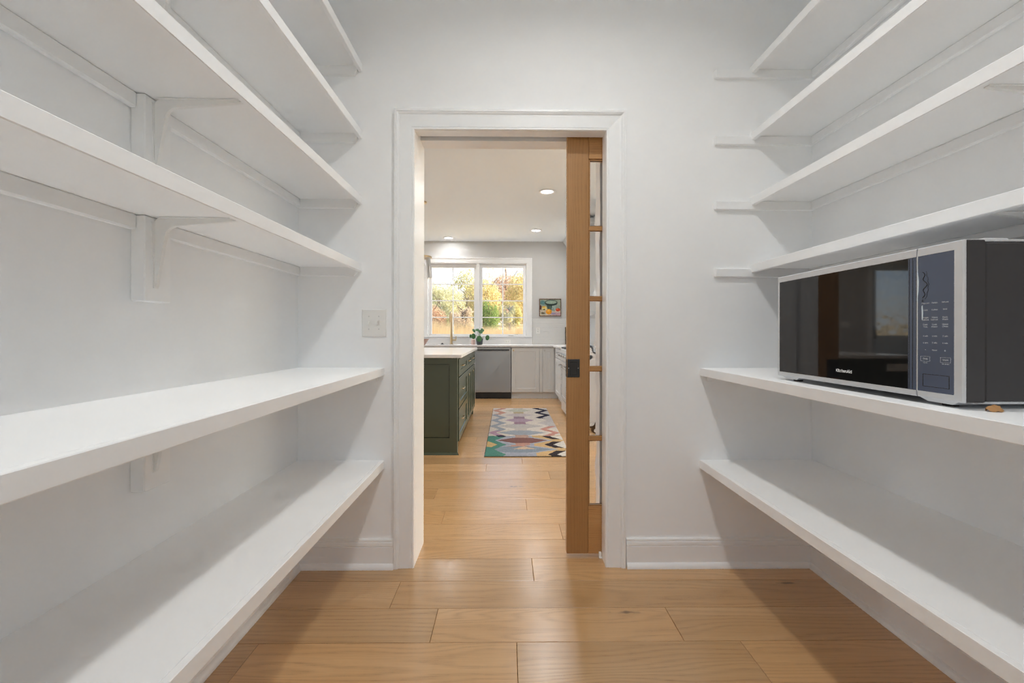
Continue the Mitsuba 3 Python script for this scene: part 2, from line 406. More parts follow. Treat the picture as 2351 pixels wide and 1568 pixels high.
# ------------------------------------------------------------------ pantry shelves
SY0 = NEAR
XUL, XUR = -.6837, 1.1515
XCL, XCR = -.5769, .9142
tips = [2.3297, 2.0151, 1.708, 1.3906]
order = ['top', 'second from the top', 'third from the top', 'lowest']
def round_cleat(x0, x1, y0, y1, z0, z1): return bx(x0, x1, y0, y1, z0, z1, .004)
for i, tz in enumerate(tips):
    top = tz + .0385; bot = tz + .019
    nm = ['topmost', 'second from the top', 'third from the top', 'lowest'][i]
    s = thing('wall_shelf', f'white narrow shelf on the left wall, {nm} of the four narrow ones', 'shelf')
    part(s, 'board', bx(XL, XUL - .018, SY0, DW, bot, top - .0004, .0008), SHELF)
    part(s, 'front_edge', bx(XUL - .018, XUL, SY0, DW - .0005, tz, top, .0018), SHELF)
    for ya_, yb_ in ((SY0, 1.1455), (1.2365, DW - .019)): part(s, 'cleat', round_cleat(XL, XL + .019, ya_, yb_, bot - .0405, bot), SHELF)
    c = hull([(x, y, z) for x in (XL,) for y in (DW - .019, DW) for z in (bot - .0405, bot)] + [(XUL - .020, y, bot) for y in (DW - .019, DW)] +
             [(XUL - .020, y, bot - .022) for y in (DW - .015, DW)] + [(XUL - .034, y, bot - .0405) for y in (DW - .015, DW)] + [(XL, DW - .015, bot - .0405)])
    part(s, 'cleat', c, SHELF)
    s = thing('wall_shelf', f'white narrow shelf on the right wall, {nm} of the four' + (' and directly above the microwave' if i == 3 else ''), 'shelf')
    part(s, 'board', bx(XUR + .018, XR, SY0, DW, bot, top - .0004, .0008), SHELF)
    part(s, 'front_edge', bx(XUR, XUR + .018, SY0, DW - .0005, tz, top, .0018), SHELF)
    part(s, 'cleat', round_cleat(XR - .019, XR, SY0, DW - .019, bot - .0405, bot), SHELF)
    c = hull([(XR, y, z) for y in (DW - .019, DW) for z in (bot - .0405, bot)] + [(.983, y, bot) for y in (DW - .014, DW)] + [(.979, DW, bot - .004), (.979, DW, bot - .034), (.983, DW, bot - .0405)] +
             [(.985, DW - .019, bot - .003), (.985, DW - .019, bot - .0375), (.99, DW - .016, bot - .0405), (XR, DW - .016, bot - .0405)])
    part(s, 'cleat', c, SHELF)
for nm, top, bot in (('counter height', .9391, .9026), ('low', .5035, .4641)):
    s = thing('deep_shelf', f'white deep {nm} shelf on the left pantry wall' + (' under the light switch' if top > .6 else ' just above the floor'), 'shelf')
    part(s, 'board', bx(XL, XCL - .018, SY0, DW, top - .022, top - .0003, .0006), SHELF)
    part(s, 'front_edge', bx(XCL - .018, XCL, SY0, DW - .0005, bot, top, .0018), SHELF)
    for ya_, yb_ in ((SY0, 1.1455), (1.2365, DW - .02)): part(s, 'cleat', bx(XL, XL + .019, ya_, yb_, top - .063, top - .022, .002), SHELF)
    part(s, 'cleat', bx(XL, XCL - .03, DW - .019, DW, top - .063, top - .022, .002), SHELF)
    s = thing('deep_shelf', f'white deep {nm} shelf on the right pantry wall' + (' carrying the microwave' if top > .6 else ' below the microwave shelf'), 'shelf')
    part(s, 'board', bx(XCR + .018, XR, SY0, DW, top - .022, top - .0003, .0006), SHELF)
    part(s, 'front_edge', bx(XCR, XCR + .018, SY0, DW - .0005, bot, top, .0018), SHELF)
    part(s, 'cleat', bx(XR - .019, XR, SY0, DW - .02, top - .063, top - .022, .002), SHELF)
    part(s, 'cleat', bx(XCR + .03, XR, DW - .019, DW, top - .063, top - .022, .002), SHELF)

# brackets
def bracket_web(La, Lv):
    """outline in (out from wall, down from shelf)"""
    P = [(0.0, .016), (.004, .006), (.012, .001), (.02, 0), (La, 0), (La, .004), (La - .01, .006), (.062, .022)]
    cx, cy, r = .058, .052, .030
    for a in np.linspace(-math.pi / 2, -math.pi, 7)[0:]:
        P.append((cx + r * math.cos(a), cy + r * math.sin(a)))
    P += [(.007, Lv - .012), (.005, Lv), (0, Lv)]
    return Polygon(P)
def bracket(x_face, sx, yc, z_top, La, Lv, label):
    k = thing('shelf_bracket', label, 'bracket', None)
    web = extr(bracket_web(La, Lv), .011)
    v = np.array(web.vertices)
    web.vertices = np.stack([x_face + sx * v[:, 0], yc - .0055 + v[:, 2], z_top - v[:, 1]], -1)
    part(k, 'web', web, METALW)
    def strap(w0, w1, L, horiz):
        P = []
        for t, w in ((.012, w0), (L, w1)):
            for s in (-1, 1):
                for h in (0, .0018):
                    P.append((x_face + sx * t, yc + s * w, z_top - h) if horiz else (x_face + sx * h, yc + s * w, z_top - t))
        return hull(P)
    part(k, 'arm', strap(.014, .008, La, True), METALW); part(k, 'leg', strap(.014, .008, Lv + .004, False), METALW)
    for t in (.030, La - .012):
        part(k, 'screw', lathe([(0, -.003), (.003, -.0028), (.0048, -.001), (.0048, 0.0), (0, 0)], (x_face + sx * t, yc + (.009 if t < .1 else 0), z_top - .0015), 12), SCREW, 40)
    for t in (.022, Lv - .006):
        m = lathe([(0, 0), (.0048, 0), (.0048, .001), (.003, .0026), (0, .003)], (0, 0, 0), 12)
        m.apply_transform(trimesh.transformations.rotation_matrix(sx * math.pi / 2, [0, 1, 0]))
        m.apply_translation((x_face + sx * .0018, yc + (.009 if t < .1 else 0), z_top - t))
        part(k, 'screw', m, SCREW, 40)
BX = XL + .038
def block(z0, z1, label):
    m = bx(XL, BX, 1.146, 1.236, z0, z1, .003)
    solo('mounting_board', m, SHELF, label, 'mounting board')
for i, where in ((1, 'second narrow shelf from the top'), (2, 'third narrow shelf from the top'), (3, 'lowest narrow shelf')):
    bot = tips[i] + .019
    block(bot - .226, bot - .001, f'white wooden mounting board under the {where} on the left wall')
    bracket(BX, 1, 1.182, bot - .0005, .245, .185, f'white metal bracket under the {where} on the left wall')
block(.683, .9391 - .0225, 'white wooden mounting board under the counter-height shelf on the left wall')
bracket(BX, 1, 1.182, .9391 - .0228, .30, .185, 'white metal bracket under the counter-height shelf on the left wall')
for i, where in ((2, 'third narrow shelf from the top'), (3, 'lowest narrow shelf above the microwave')):
    bot = tips[i] + .019
    bracket(XR - .019, -1, 1.085, bot - .0005, .222, .185, f'white metal bracket under the {where} on the right wall')

# light switch on the pantry end wall
fm = face('-y', DW)
sw = thing('light_switch', 'white double toggle light switch plate left of the pantry doorway', 'light switch')
part(sw, 'plate', rings(fm, [(-.682, -.568, 1.085, 1.214, 0), (-.682, -.568, 1.085, 1.214, .003), (-.679, -.571, 1.088, 1.211, .0062), (-.672, -.578, 1.095, 1.204, .0068)]), PLASTIC)
for sx, up in ((-.649, -1), (-.602, 1)):
    part(sw, 'collar', slab(fm, sx - .0052, sx + .0052, 1.138, 1.162, .0068, .0078, .0006), PLASTIC)
    a = 1.150
    t = hull([fm(sx + p, a + q, .0072) for p in (-.0042, .0042) for q in (-.008, .008)] + [fm(sx + p, a + up * .011 + q, .022) for p in (-.003, .003) for q in (-.003, .003)])
    part(sw, 'toggle', t, PLASTIC)
    for dz in (-.030, .030):
        part(sw, 'screw', cyl(fm(sx, a + dz, .0066), fm(sx, a + dz, .0078), .0026, 12), SCREW)

# ------------------------------------------------------------------ recessed lights
def downlight(x, y, z, power, label, group=None, r=.075, weight=1.0, rec=0.0):
    k = thing('recessed_light', label, 'ceiling light', group)
    part(k, 'trim_ring', lathe([(r, -.001), (r + .018, -.001), (r + .022, -.004), (r + .016, -.008), (r + .002, -.010), (r - .004, -.006), (r, -.001)], (x, y, z), 40), METALW, 40)
    if rec:
        part(k, 'can', lathe([(r, -.001), (r, rec + .012), (0, rec + .012), (0, rec + .014), (r + .0018, rec + .014), (r + .0018, -.001), (r, -.001)], (x, y, z), 40), METALW, 40)
        z = z + rec
    n = 40; a = np.arange(n) * 2 * np.pi / n
    V = np.vstack([np.stack([x + r * np.cos(a), y + r * np.sin(a), np.full(n, z - .0065)], -1), [[x, y, z - .0065]]])
    F = np.array([[n, (i + 1) % n, i] for i in range(n)])
    part(k, 'diffuser', trimesh.Trimesh(V, F, process=False), 'mat_lamp_off', emitter={'type': 'area', 'radiance': rgb(*power), 'sampling_weight': weight})
P = PANTRY_LAMP
for y_, nm in ((1.08, 'nearer the doorway'), (-.55, 'unseen and added as fill behind the camera')):  # the lamp behind the camera is added as fill
    downlight(.252, y_, CZ, (P, P * .998, P * .985), f'recessed ceiling light in the pantry ceiling, {nm}', r=.078, weight=4.0, rec=.024)
K = KITCHEN_LAMP
KL_ = (K, K * 1.0, K * .99)
gl = 'recessed lights in the kitchen ceiling'
downlight(.471, 5.16, KZ, KL_, 'round recessed ceiling light, the largest one seen through the doorway', gl)
downlight(.471, 7.106, KZ, KL_, 'round recessed ceiling light near the painting, further back than the largest one', gl)
downlight(-1.033, 7.683, KZ, KL_, 'round recessed ceiling light close to the wall above the sink window', gl)
for x, y in ((.471, 3.2), (-2.6, 3.3), (-2.6, 5.16), (-2.6, 7.1), (-4.6, 4.2), (-4.6, 6.6), (1.9, 3.6)):  # unseen lamps, placed to light the kitchen
    downlight(x, y, KZ, KL_, 'unseen recessed ceiling light placed to light the kitchen, outside the view through the doorway', gl)

# ------------------------------------------------------------------ microwave
mw = thing('microwave', 'silver and black countertop microwave with blue film on its control panel on the right shelf', 'microwave')
FX = .970; MY0, MY1, MZ0, MZ1 = .9150, 1.5525, .9535, 1.3030
GAP = 1.0215
fx = face('-x', FX)
def ya(y): return -y
# door and panel fronts: silver frames with sunk glass
def framed(y0, y1, z0, z1, gy0, gy1, gz0, gz1):
    return rings(fx, [(-y1, -y0, z0, z1, -.006), (-y1, -y0, z0, z1, -.003), (-y1 + .003, -y0 - .003 if y0 == MY0 else -y0, z0 + .003, z1 - .003, 0), (-gy1, -gy0, gz0, gz1, 0), (-gy1, -gy0, gz0, gz1, -.0016)])
GZ0, GZ1 = .968, 1.2835
dk = part(mw, 'door', framed(GAP + .0006, MY1, MZ0, MZ1, GAP + .0008, 1.540, GZ0, GZ1), SILVER)
part(mw, 'door__window', rings(fx, [(-1.5395, -GAP - .0012, GZ0 + .0004, GZ1 - .0004, -.0015), (-1.5395, -GAP - .0012, GZ0 + .0004, GZ1 - .0004, -.0004)]), DARKGLASS, label='black mirror glass')
cp = part(mw, 'control_panel', framed(MY0, GAP - .0006, MZ0, MZ1, .9345, GAP - .0010, GZ0, GZ1), SILVER)
part(mw, 'control_panel__glass', rings(fx, [(-GAP + .0014, -.935, GZ0 + .0004, GZ1 - .0004, -.0015), (-GAP + .0014, -.935, GZ0 + .0004, GZ1 - .0004, -.0004)]), FILM, label='dusty blue control panel')
part(mw, 'body', bx(FX + .051, 1.398, MY0 + .004, MY1 - .004, MZ0 + .002, MZ1 - .004, .004), CHARCOAL)
part(mw, 'bezel', bx(FX + .0055, FX + .049, MY0 + .0008, MY1 - .0008, MZ0 + .0008, MZ1 - .0008, .002), CHARCOAL)
part(mw, 'top_cover', boxes((FX + .01, 1.395, MY0 + .006, MY1 - .006, MZ1 - .004, MZ1 + .0015, .001), (FX + .055, FX + .11, MY0 + .010, MY0 + .15, MZ1, MZ1 + .005, .002)), SILVER)
part(mw, 'base_plate', bx(FX + .03, 1.39, MY0 + .008, MY1 - .008, MZ0 - .0035, MZ0 + .003, .001), SILVER)
for y in (.975, 1.490):
    sk = hull([(x, y + q, MZ0) for x in (FX + .006, FX + .07) for q in (-.045, .045)] + [(x, y + q, MZ0 - .0085) for x in (FX + .010, FX + .06) for q in (-.028, .028)])
    f = part(mw, 'foot', sk, SILVER)
    part(f, 'pad', cyl((FX + .034, y, .9391), (FX + .034, y, MZ0 - .008), .0135, 18), RUBBER)
for y in (.975, 1.490):
    part(mw, 'foot', cyl((1.34, y, .9391), (1.34, y, MZ0 - .003), .0145, 18), RUBBER)
# blue protective film reaching over the door's edge, with folds drawn as dark lines and painted pale highlights
FXg = FX + .0004
part(mw, 'protective_film', boxes((FXg - .0007, FXg - .0001, GAP + .0014, 1.0425, GZ0 + .0008, GZ1 - .0008), ), FILM, label='strip of blue protective film on the door edge')
for y in (1.0395, 1.0305):
    part(mw, 'film_mark', bx(FXg - .0012, FXg - .0006, y - .0006, y + .0006, GZ0 + .001, GZ1 - .001), BLACK)
def squiggle(P, r): return tube([(FXg - .0004, y, z) for y, z in P], r, 6)
sq = []
zz = np.linspace(1.245, 1.185, 26)
yy = 1.006 - .0075 * (1 - np.abs(np.linspace(-1, 1, 26))) - .0035 * np.sin(np.linspace(0, 16, 26))
part(mw, 'film_mark', squiggle(list(zip(yy, zz)), .0007), BLACK)
yy2 = 1.001 - .0085 * np.sin(np.linspace(.3, 2.9, 22)) - .001 * np.sin(np.linspace(0, 30, 22))
part(mw, 'film_mark', squiggle(list(zip(yy2, np.linspace(1.246, 1.182, 22))), .0003), BLACK)
a = np.linspace(0, 2 * np.pi, 14)
part(mw, 'film_mark', squiggle([(1.006 + .0018 * np.cos(t), 1.178 + .0024 * np.sin(t)) for t in a], .0004), BLACK)
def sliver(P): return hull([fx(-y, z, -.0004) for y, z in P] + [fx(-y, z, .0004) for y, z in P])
part(mw, 'film_mark', sliver([(1.0200, 1.262), (1.0200, 1.176), (1.0165, 1.20), (1.0155, 1.226), (1.0180, 1.245)]), FILMLIGHT, label='pale painted highlight on the blue film')
part(mw, 'film_mark', sliver([(1.0085, 1.166), (1.0065, 1.168), (1.0050, 1.150), (1.0060, 1.134), (1.0080, 1.134)]), FILMLIGHT, label='pale painted highlight on the blue film')
def text(parent, s, yc, zc, h, m=PRINT, bold=False, left=False):
    t = meshkit.text_mesh(s, h, .0004, bold)
    b = t.bounds
    t.apply_translation([-b[0][0] if left else -(b[0][0] + b[1][0]) / 2, 0, 0])
    v = np.array(t.vertices); t.vertices = np.stack(fx(v[:, 0] - yc, v[:, 1] + zc, v[:, 2] - .0003), -1)
    return part(parent, 'lettering', t, m)
cols = (.9995, .9780, .9540)
for z, row in ((1.1705, ('Popcorn', 'Potato', 'Reheat')), (1.1545, ('Cook', 'Soften', 'Melt')), (1.1370, ('Weight', 'Timed', 'Keep')), (1.1320, ('Defrost', 'Defrost', 'Warm')),
               (1.1210, ('Cook', 'Cook', 'Steam')), (1.1160, ('Time', 'Power', 'Clean')), (1.0945, ('1 min', '2 min', '3 min')), (1.0790, ('4 min', '5 min', '6 min'))):
    for y, s in zip(cols, row): text(cp, s, y, z, .0034)
text(cp, '-', cols[0], 1.062, .006); text(cp, 'Timer', cols[1], 1.0625, .0034); text(cp, '+', cols[2], 1.0615, .006)
def outline(y0, y1, z0, z1, w, m, nm):
    P = sbox(-y1, z0, -y0, z1).difference(sbox(-y1 + w, z0 + w, -y0 - w, z1 - w))
    t = extr(P, .0004); t.apply_translation([0, 0, -.0003])
    return part(cp, nm, mapm(t, fx), m)
outline(.9885, 1.0110, 1.0375, 1.0495, .0005, PRINT, 'stop_button'); text(cp, 'Stop', .9995, 1.0418, .0042); text(cp, 'Cancel', .9995, 1.0335, .0022)
outline(.9415, .9645, 1.0370, 1.0490, .0005, PRINT, 'start_button'); text(cp, 'Start', .9530, 1.0412, .0042); text(cp, 'Add 30 Sec', .9530, 1.0330, .0022)
outline(.9445, 1.0060, .9795, 1.0085, .0011, BLACK, 'open_button')
text(mw, 'KitchenAid', 1.2735, .9900, .0085, BRANDP, True, True)

U_, V_ = np.meshgrid(np.linspace(-1, 1, 13), np.linspace(-1, 1, 9))
half = .0135 * (1 - .55 * np.abs(U_) ** 1.6)
sx_ = 1.018 + .0155 * U_ + .003 * V_ ** 2; sy_ = .9 + half * V_ * .8
sz_ = .9394 + .0115 * (1 - V_ ** 2) * (1 - .5 * U_ ** 2) + .0012 * np.sin(U_ * 7 + V_ * 3) + .0012 + .003 * np.maximum(U_, 0) * (V_ > 0)
def sheet(X, Y, Z, th):
    ny, nx = X.shape
    P0 = np.stack([X, Y, Z], -1).reshape(-1, 3); N = len(P0)
    i, j = np.meshgrid(np.arange(nx - 1), np.arange(ny - 1)); a = (j * nx + i).ravel()
    F = np.vstack([np.stack([a, a + 1, a + nx + 1], 1), np.stack([a, a + nx + 1, a + nx], 1)])
    loop = list(range(nx)) + [k * nx + nx - 1 for k in range(1, ny)] + [(ny - 1) * nx + k for k in range(nx - 2, -1, -1)] + [k * nx for k in range(ny - 2, 0, -1)]
    E = []
    for p, q in zip(loop, loop[1:] + loop[:1]): E += [[q, p, p + N], [q, p + N, q + N]]
    return trimesh.Trimesh(np.vstack([P0, P0 - [0, 0, th]]), np.vstack([F, F[:, ::-1] + N, np.array(E)]), process=False)
solo('brown_scrap', sheet(sx_, sy_, np.maximum(sz_, .9400), .0007), SCRAP,
     'small curled brown scrap lying on the shelf beside the near foot of the microwave', 'scrap', smooth=50)

# ------------------------------------------------------------------ kitchen: island
isl = thing('island_cabinet', 'dark green kitchen island cabinet with brass pulls standing left of the rug', 'kitchen island')
IX0, IX1, IY0, IY1, IZ = -1.770, -.452, 3.974, 6.00, .8790
part(isl, 'carcass', boxes((IX0 + .01, IX1 - .012, IY0 + .012, IY1, .10, IZ), (IX0 + .05, IX1 - .075, IY0 + .05, IY1 - .06, 0, .10)), GREEN)
fy = face('-y', IY0)
P_ = sbox(IX0, 0.0, IX1, IZ).difference(sbox(-1.372, .151, -.522, .822)).difference(sbox(-1.70, .151, -1.452, .735))
m = extr(P_, .020); m.apply_translation([0, 0, -.008])
part(isl, 'end_panel', mapm(m, fy), GREEN)
part(isl, 'end_panel_field', boxes((-1.368, -.526, IY0 + .001, IY0 + .0125, .155, .818), (-1.696, -1.456, IY0 + .001, IY0 + .0125, .155, .731)), GREEN)
bm = [(0, 0), (.016, 0), (.016, .006), (.010, .016), (.004, .020), (0, .022)]
part(isl, 'base_moulding', loft([(IX0, IY0 - .012 - t, z) for t, z in bm], [(IX1 + t, IY0 - .012 - t, z) for t, z in bm]), GREEN, 35)
part(isl, 'corner_post', bx(IX1 - .03, IX1 + .001, IY0 - .008, IY0 + .045, .0, IZ, .003), GREEN)
IF = IX1 - .012
fxp = face('+x', IF)
cols_ = [(4.03, 4.86), (4.875, 5.42), (5.435, 5.975)]
def pull_bar(parent, fm, a, b, L=.14, vertical=False, m=BRASS, proj=.030, r=.0055):
    h = L / 2
    e = (lambda s: (a, b + s)) if vertical else (lambda s: (a + s, b))
    P = [fm(*e(-h * .86), 0), fm(*e(-h * .86), proj * .7), fm(*e(-h * .80), proj * .95), fm(*e(-h * .7), proj), fm(*e(h * .7), proj), fm(*e(h * .80), proj * .95), fm(*e(h * .86), proj * .7), fm(*e(h * .86), 0)]
    return part(parent, 'pull', tube(P, r, 8), m, 50)
def knob(parent, fm, a, b, m=BRASS, r=.014):
    o = np.array(fm(a, b, 0)); d = np.array(fm(a, b, 1)) - o
    return part(parent, 'knob', cat(cyl(o, o + d * .016, .006, 12), cyl(o + d * .014, o + d * .020, r * .75, 16, r), cyl(o + d * .020, o + d * .028, r, 16, r * .8)), m, 40)
a0, a1 = cols_[0]
for z0, z1 in ((.700, .862), (.408, .690), (.105, .398)):
    d = part(isl, 'drawer', shaker(fxp, a0, a1, z0, z1, .055, .022, .010), GREEN)
    pull_bar(d, fxp, (a0 + a1) / 2, (z0 + z1) / 2, .16)
for a0, a1 in cols_[1:]:
    d = part(isl, 'drawer', shaker(fxp, a0, a1, .700, .862, .05, .022, .010), GREEN)
    pull_bar(d, fxp, (a0 + a1) / 2, .781, .14)
    mid = (a0 + a1) / 2
    d = part(isl, 'door', shaker(fxp, a0, mid - .002, .105, .690, .05, .022, .010), GREEN); knob(d, fxp, mid - .03, .62)
    d = part(isl, 'door', shaker(fxp, mid + .002, a1, .105, .690, .05, .022, .010), GREEN)
part(isl, 'leg', hull([(x, y, z) for x in (IX1 - .06, IX1 - .012) for y in (5.955, 6.0) for z in (0, .10)]), GREEN)
part(isl, 'toe_rail', bx(IX1 - .05, IX1 - .012, IY0 + .03, IY1, .078, .104, .002), GREEN)
solo('island_countertop', bx(-1.805, -.412, 3.934, 6.03, .8790, .9090, .003), QUARTZ, 'white quartz countertop lying on the dark green island', 'countertop')
ol = thing('wall_outlet', 'long white outlet plate on the end panel of the green island', 'outlet')
part(ol, 'plate', rings(fy, [(-1.765, -1.551, .762, .830, .012), (-1.765, -1.551, .762, .830, .015), (-1.762, -1.554, .765, .827, .018)]), PLASTIC)
def receptacle(parent, fm, a, b, c, horiz=False):
    s = cyl(fm(a, b, c - .001), fm(a, b, c + .001), .016, 20)
    k = part(parent, 'socket', s, PLASTIC)
    for da, db in ((-.006, .003), (.006, .003)):
        if horiz: da, db = db, da
        w, h = (.001, .004) if not horiz else (.004, .001)
        part(k, 'slot', slab(fm, a + da - w, a + da + w, b + db - h, b + db + h, c + .0008, c + .0014, .0001), SLOT)
for a in (-1.612, -1.660): receptacle(ol, fy, a, .796, .018, True)

# bowl on the island
solo('bowl', lathe([(.0, .0), (.045, 0), (.055, .008), (.10, .065), (.135, .118), (.140, .123), (.136, .124), (.095, .075), (.05, .018), (0, .012)], (-1.115, 5.45, .9090), 40), BOWLP,
     'brownish pink bowl on the island countertop against the left door jamb', 'bowl', smooth=40)

# ------------------------------------------------------------------ kitchen: sink wall cabinets
CF = 7.345        # cabinet door plane
fy = face('-y', CF + .02)
KT = .9050
solo('kitchen_countertop', cat(bx(-3.0, -1.425, 7.308, FARY - .015, .8750, KT, .003), bx(-1.425, -.655, 7.308, 7.395, .8750, KT, .003), bx(-1.425, -.655, 7.805, FARY - .015, .8750, KT, .003), bx(-.655, 1.458, 7.308, FARY - .015, .8750, KT, .003), bx(.775, 1.458, 6.165, 7.308, .8750, KT, .003)), QUARTZ,
     'white quartz countertop running along the sink wall into the right corner', 'countertop')
solo('counter_upstand', bx(-3.0, .46, FARY - .014, FARY, KT, 1.030, .001), QUARTZ, 'smooth white quartz upstand under the sink window', 'upstand')
dwk = thing('dishwasher', 'stainless steel dishwasher with a pocket handle under the sink wall counter', 'dishwasher')
DA0, DA1 = -.532, .066
part(dwk, 'door', cat(rings(fy, [(DA0, DA1, .112, .800, 0), (DA0, DA1, .112, .800, .020), (DA0 + .003, DA1 - .003, .115, .797, .022)]),
                      rings(fy, [(DA0, DA1, .832, .868, 0), (DA0, DA1, .832, .868, .020), (DA0 + .003, DA1 - .003, .834, .866, .022)]),
                      rings(fy, [(DA0, DA0 + .03, .798, .834, 0), (DA0, DA0 + .03, .798, .834, .021)]), rings(fy, [(DA1 - .03, DA1, .798, .834, 0), (DA1 - .03, DA1, .798, .834, .021)])), STEEL)
part(dwk, 'handle', hull([fy(a, b, c) for a in (DA0 + .03, DA1 - .03) for b, c in ((.797, 0), (.797, .023), (.801, .024), (.816, .012), (.816, 0))]), STEEL)
part(dwk, 'handle_recess', bx(DA0 + .03, DA1 - .03, CF + .016, CF + .02, .815, .834), BLACK)
part(dwk, 'body', bx(DA0, DA1, CF + .021, FARY - .02, .02, .872), BLACK)
part(dwk, 'toe_kick', bx(DA0, DA1, CF + .055, CF + .065, .0, .108), BLACK)
def base_cab(label, a0, a1, fronts, fm_box, toe):
    k = thing('base_cabinet', label, 'cabinet')
    part(k, 'carcass', fm_box, GREYCAB); part(k, 'toe_kick', toe, GREYCAB)
    return k
cabc = base_cab('light grey base cabinet with one wide door right of the dishwasher', .07, .80, None, bx(.072, .60, CF + .021, FARY - .02, .105, .874), bx(.072, .60, CF + .07, CF + .085, 0, .105))
d = part(cabc, 'door', shaker(fy, .078, .545, .115, .862, .062, .020, .009), GREYCAB); knob(d, fy, .108, .815, SCREW if False else BRASS)
part(cabc, 'filler', slab(fy, .548, .600, .115, .862, 0, .014), GREYCAB)
cabn = base_cab('light grey base cabinet with a narrow door in the right corner', .6, .8, None, bx(.602, .815, CF + .021, FARY - .02, .105, .874), bx(.602, .866, CF + .07, CF + .085, 0, .105))
d = part(cabn, 'door', shaker(fy, .604, .790, .115, .862, .062, .020, .009), GREYCAB); knob(d, fy, .634, .815, SCREW)
cabs = base_cab('light grey sink base cabinet left of the dishwasher, behind the island', -1.5, -.54, None, boxes((-2.9, -.535, CF + .021, FARY - .02, .105, .70), (-2.9, -.535, CF + .021, 7.39, .70, .874)), bx(-2.9, -.535, CF + .07, CF + .085, 0, .105))
for a0, a1 in ((-1.46, -1.005), (-1.0, -.545), (-2.1, -1.47), (-2.88, -2.11)):
    d = part(cabs, 'door', shaker(fy, a0, a1, .115, .862, .062, .020, .009), GREYCAB)
# right run
CX = .800
fxr = face('-x', CX + .02)
cabr = base_cab('light grey base cabinet with a drawer over a door beside the corner, on the right', 0, 0, None, bx(CX + .021, 1.458, 6.535, CF + .01, .105, .874), bx(CX + .07, CX + .085, 6.535, CF + .07, 0, .105))
d = part(cabr, 'drawer', shaker(fxr, -7.215, -6.545, .715, .862, .05, .020, .009), GREYCAB); pull_bar(d, fxr, -6.88, .80, .15, m=CHROME)
d = part(cabr, 'door', shaker(fxr, -7.215, -6.545, .115, .705, .062, .020, .009), GREYCAB)
cabd = base_cab('light grey three drawer base cabinet beside the range', 0, 0, None, bx(CX + .021, 1.458, 6.135, 6.533, .105, .874), bx(CX + .07, CX + .085, 6.135, 6.533, 0, .105))
for z0, z1 in ((.715, .862), (.420, .705), (.115, .410)):
    d = part(cabd, 'drawer', shaker(fxr, -6.530, -6.140, z0, z1, .05, .020, .009), GREYCAB); pull_bar(d, fxr, -6.335, (z0 + z1) / 2 + .02, .15, m=CHROME)
# range
rg = thing('range', 'white range with steel knobs and oven rail standing against the right kitchen wall', 'range')
RX = .785
part(rg, 'body', bx(RX, 1.455, 5.22, 6.128, .03, .895, .004), RANGEW)
part(rg, 'cooktop', bx(RX - .02, 1.455, 5.22, 6.128, .895, .915, .004), BLACK)
part(rg, 'control_panel', bx(RX - .032, RX, 5.222, 6.126, .735, .895, .006), RANGEW)
fr = face('-x', RX)
for a0, a1 in ((-6.118, -5.68), (-5.67, -5.23)):
    d = part(rg, 'oven_door', shaker(fr, a0, a1, .20, .715, .045, .022, .006), RANGEW)
    pull_bar(d, fr, (a0 + a1) / 2, .665, .40, m=CHROME, proj=.068, r=.011)
    part(rg, 'drawer', slab(fr, a0, a1, .05, .19, 0, .02), RANGEW)
frk = face('-x', RX - .032)
for i in range(8):
    a = -6.06 + i * .112; o = np.array(frk(a, .812, 0)); n_ = np.array([-1, 0, 0])
    part(rg, 'knob', cat(cyl(o, o + n_ * .012, .026, 18), cyl(o + n_ * .012, o + n_ * .045, .020, 18, .017)), CHROME if i % 2 == 0 else STEEL, 40)
for y in (5.45, 5.9):
    part(rg, 'grate', boxes(*[(RX + .06 + t, RX + .075 + t, y - .2, y + .2, .915, .940, .003) for t in (0, .15, .3, .45)]), BLACK)
# upper cabinet with crown on the right wall
uc = thing('upper_cabinet', 'white upper cabinet with crown moulding at the right kitchen wall', 'cabinet')
part(uc, 'carcass', bx(1.105, 1.458, 6.25, FARY - .01, 1.42, 2.70), GREYCAB)
fu = face('-x', 1.105)
for a0, a1 in ((-7.95, -7.11), (-7.105, -6.26)): part(uc, 'door', shaker(fu, a0, a1, 1.425, 2.66, .06, .02, .009), GREYCAB)
cr = [(0, 0), (.012, 0), (.02, .012), (.05, .055), (.068, .078), (.072, .09), (0, .09)]
part(uc, 'crown', loft([(1.088 - t, 6.25, 2.698 + z) for t, z in cr], [(1.088 - t, FARY - .011, 2.698 + z) for t, z in cr]), GREYCAB, 35)
# backsplash tiles on the far wall
fw = face('-y', FARY)
S('wall_kitchen_far__tile_bed', slab(fw, .462, 1.458, KT, 1.381, 0, .005, .001), GROUT)
labels.pop('wall_kitchen_far__tile_bed')
r_ = 0; b = KT + .002
while b < 1.375:
    b1 = min(b + .0762, 1.3795); a = .464 - (.15 if r_ % 2 else 0)
    while a < 1.456:
        aa, ab = max(a, .464), min(a + .3, 1.456)
        if ab - aa > .02: part('wall_kitchen_far', 'tile', slab(fw, aa + .0006, ab - .0006, b, b1 - .0009, .004, .0072, .0008), TILE)
        a += .3
    b = b1; r_ += 1

# outlets on the sink wall
fo = face('-y', FARY - .009)
ol = thing('wall_outlet', 'white upright outlet on the tiles under the painting', 'outlet')
part(ol, 'plate', slab(fo, .527, .602, 1.100, 1.215, 0, .005), PLASTIC)
for b in (1.138, 1.178): receptacle(ol, fo, .5645, b, .0052)
fo = face('-y', FARY - .014)
ol = thing('wall_outlet', 'white sideways outlet low on the upstand right of the potted plant', 'outlet')
part(ol, 'plate', slab(fo, -.053, .063, .925, .995, 0, .005), PLASTIC)
for a in (-.016, .026): receptacle(ol, fo, a, .960, .0052, True)

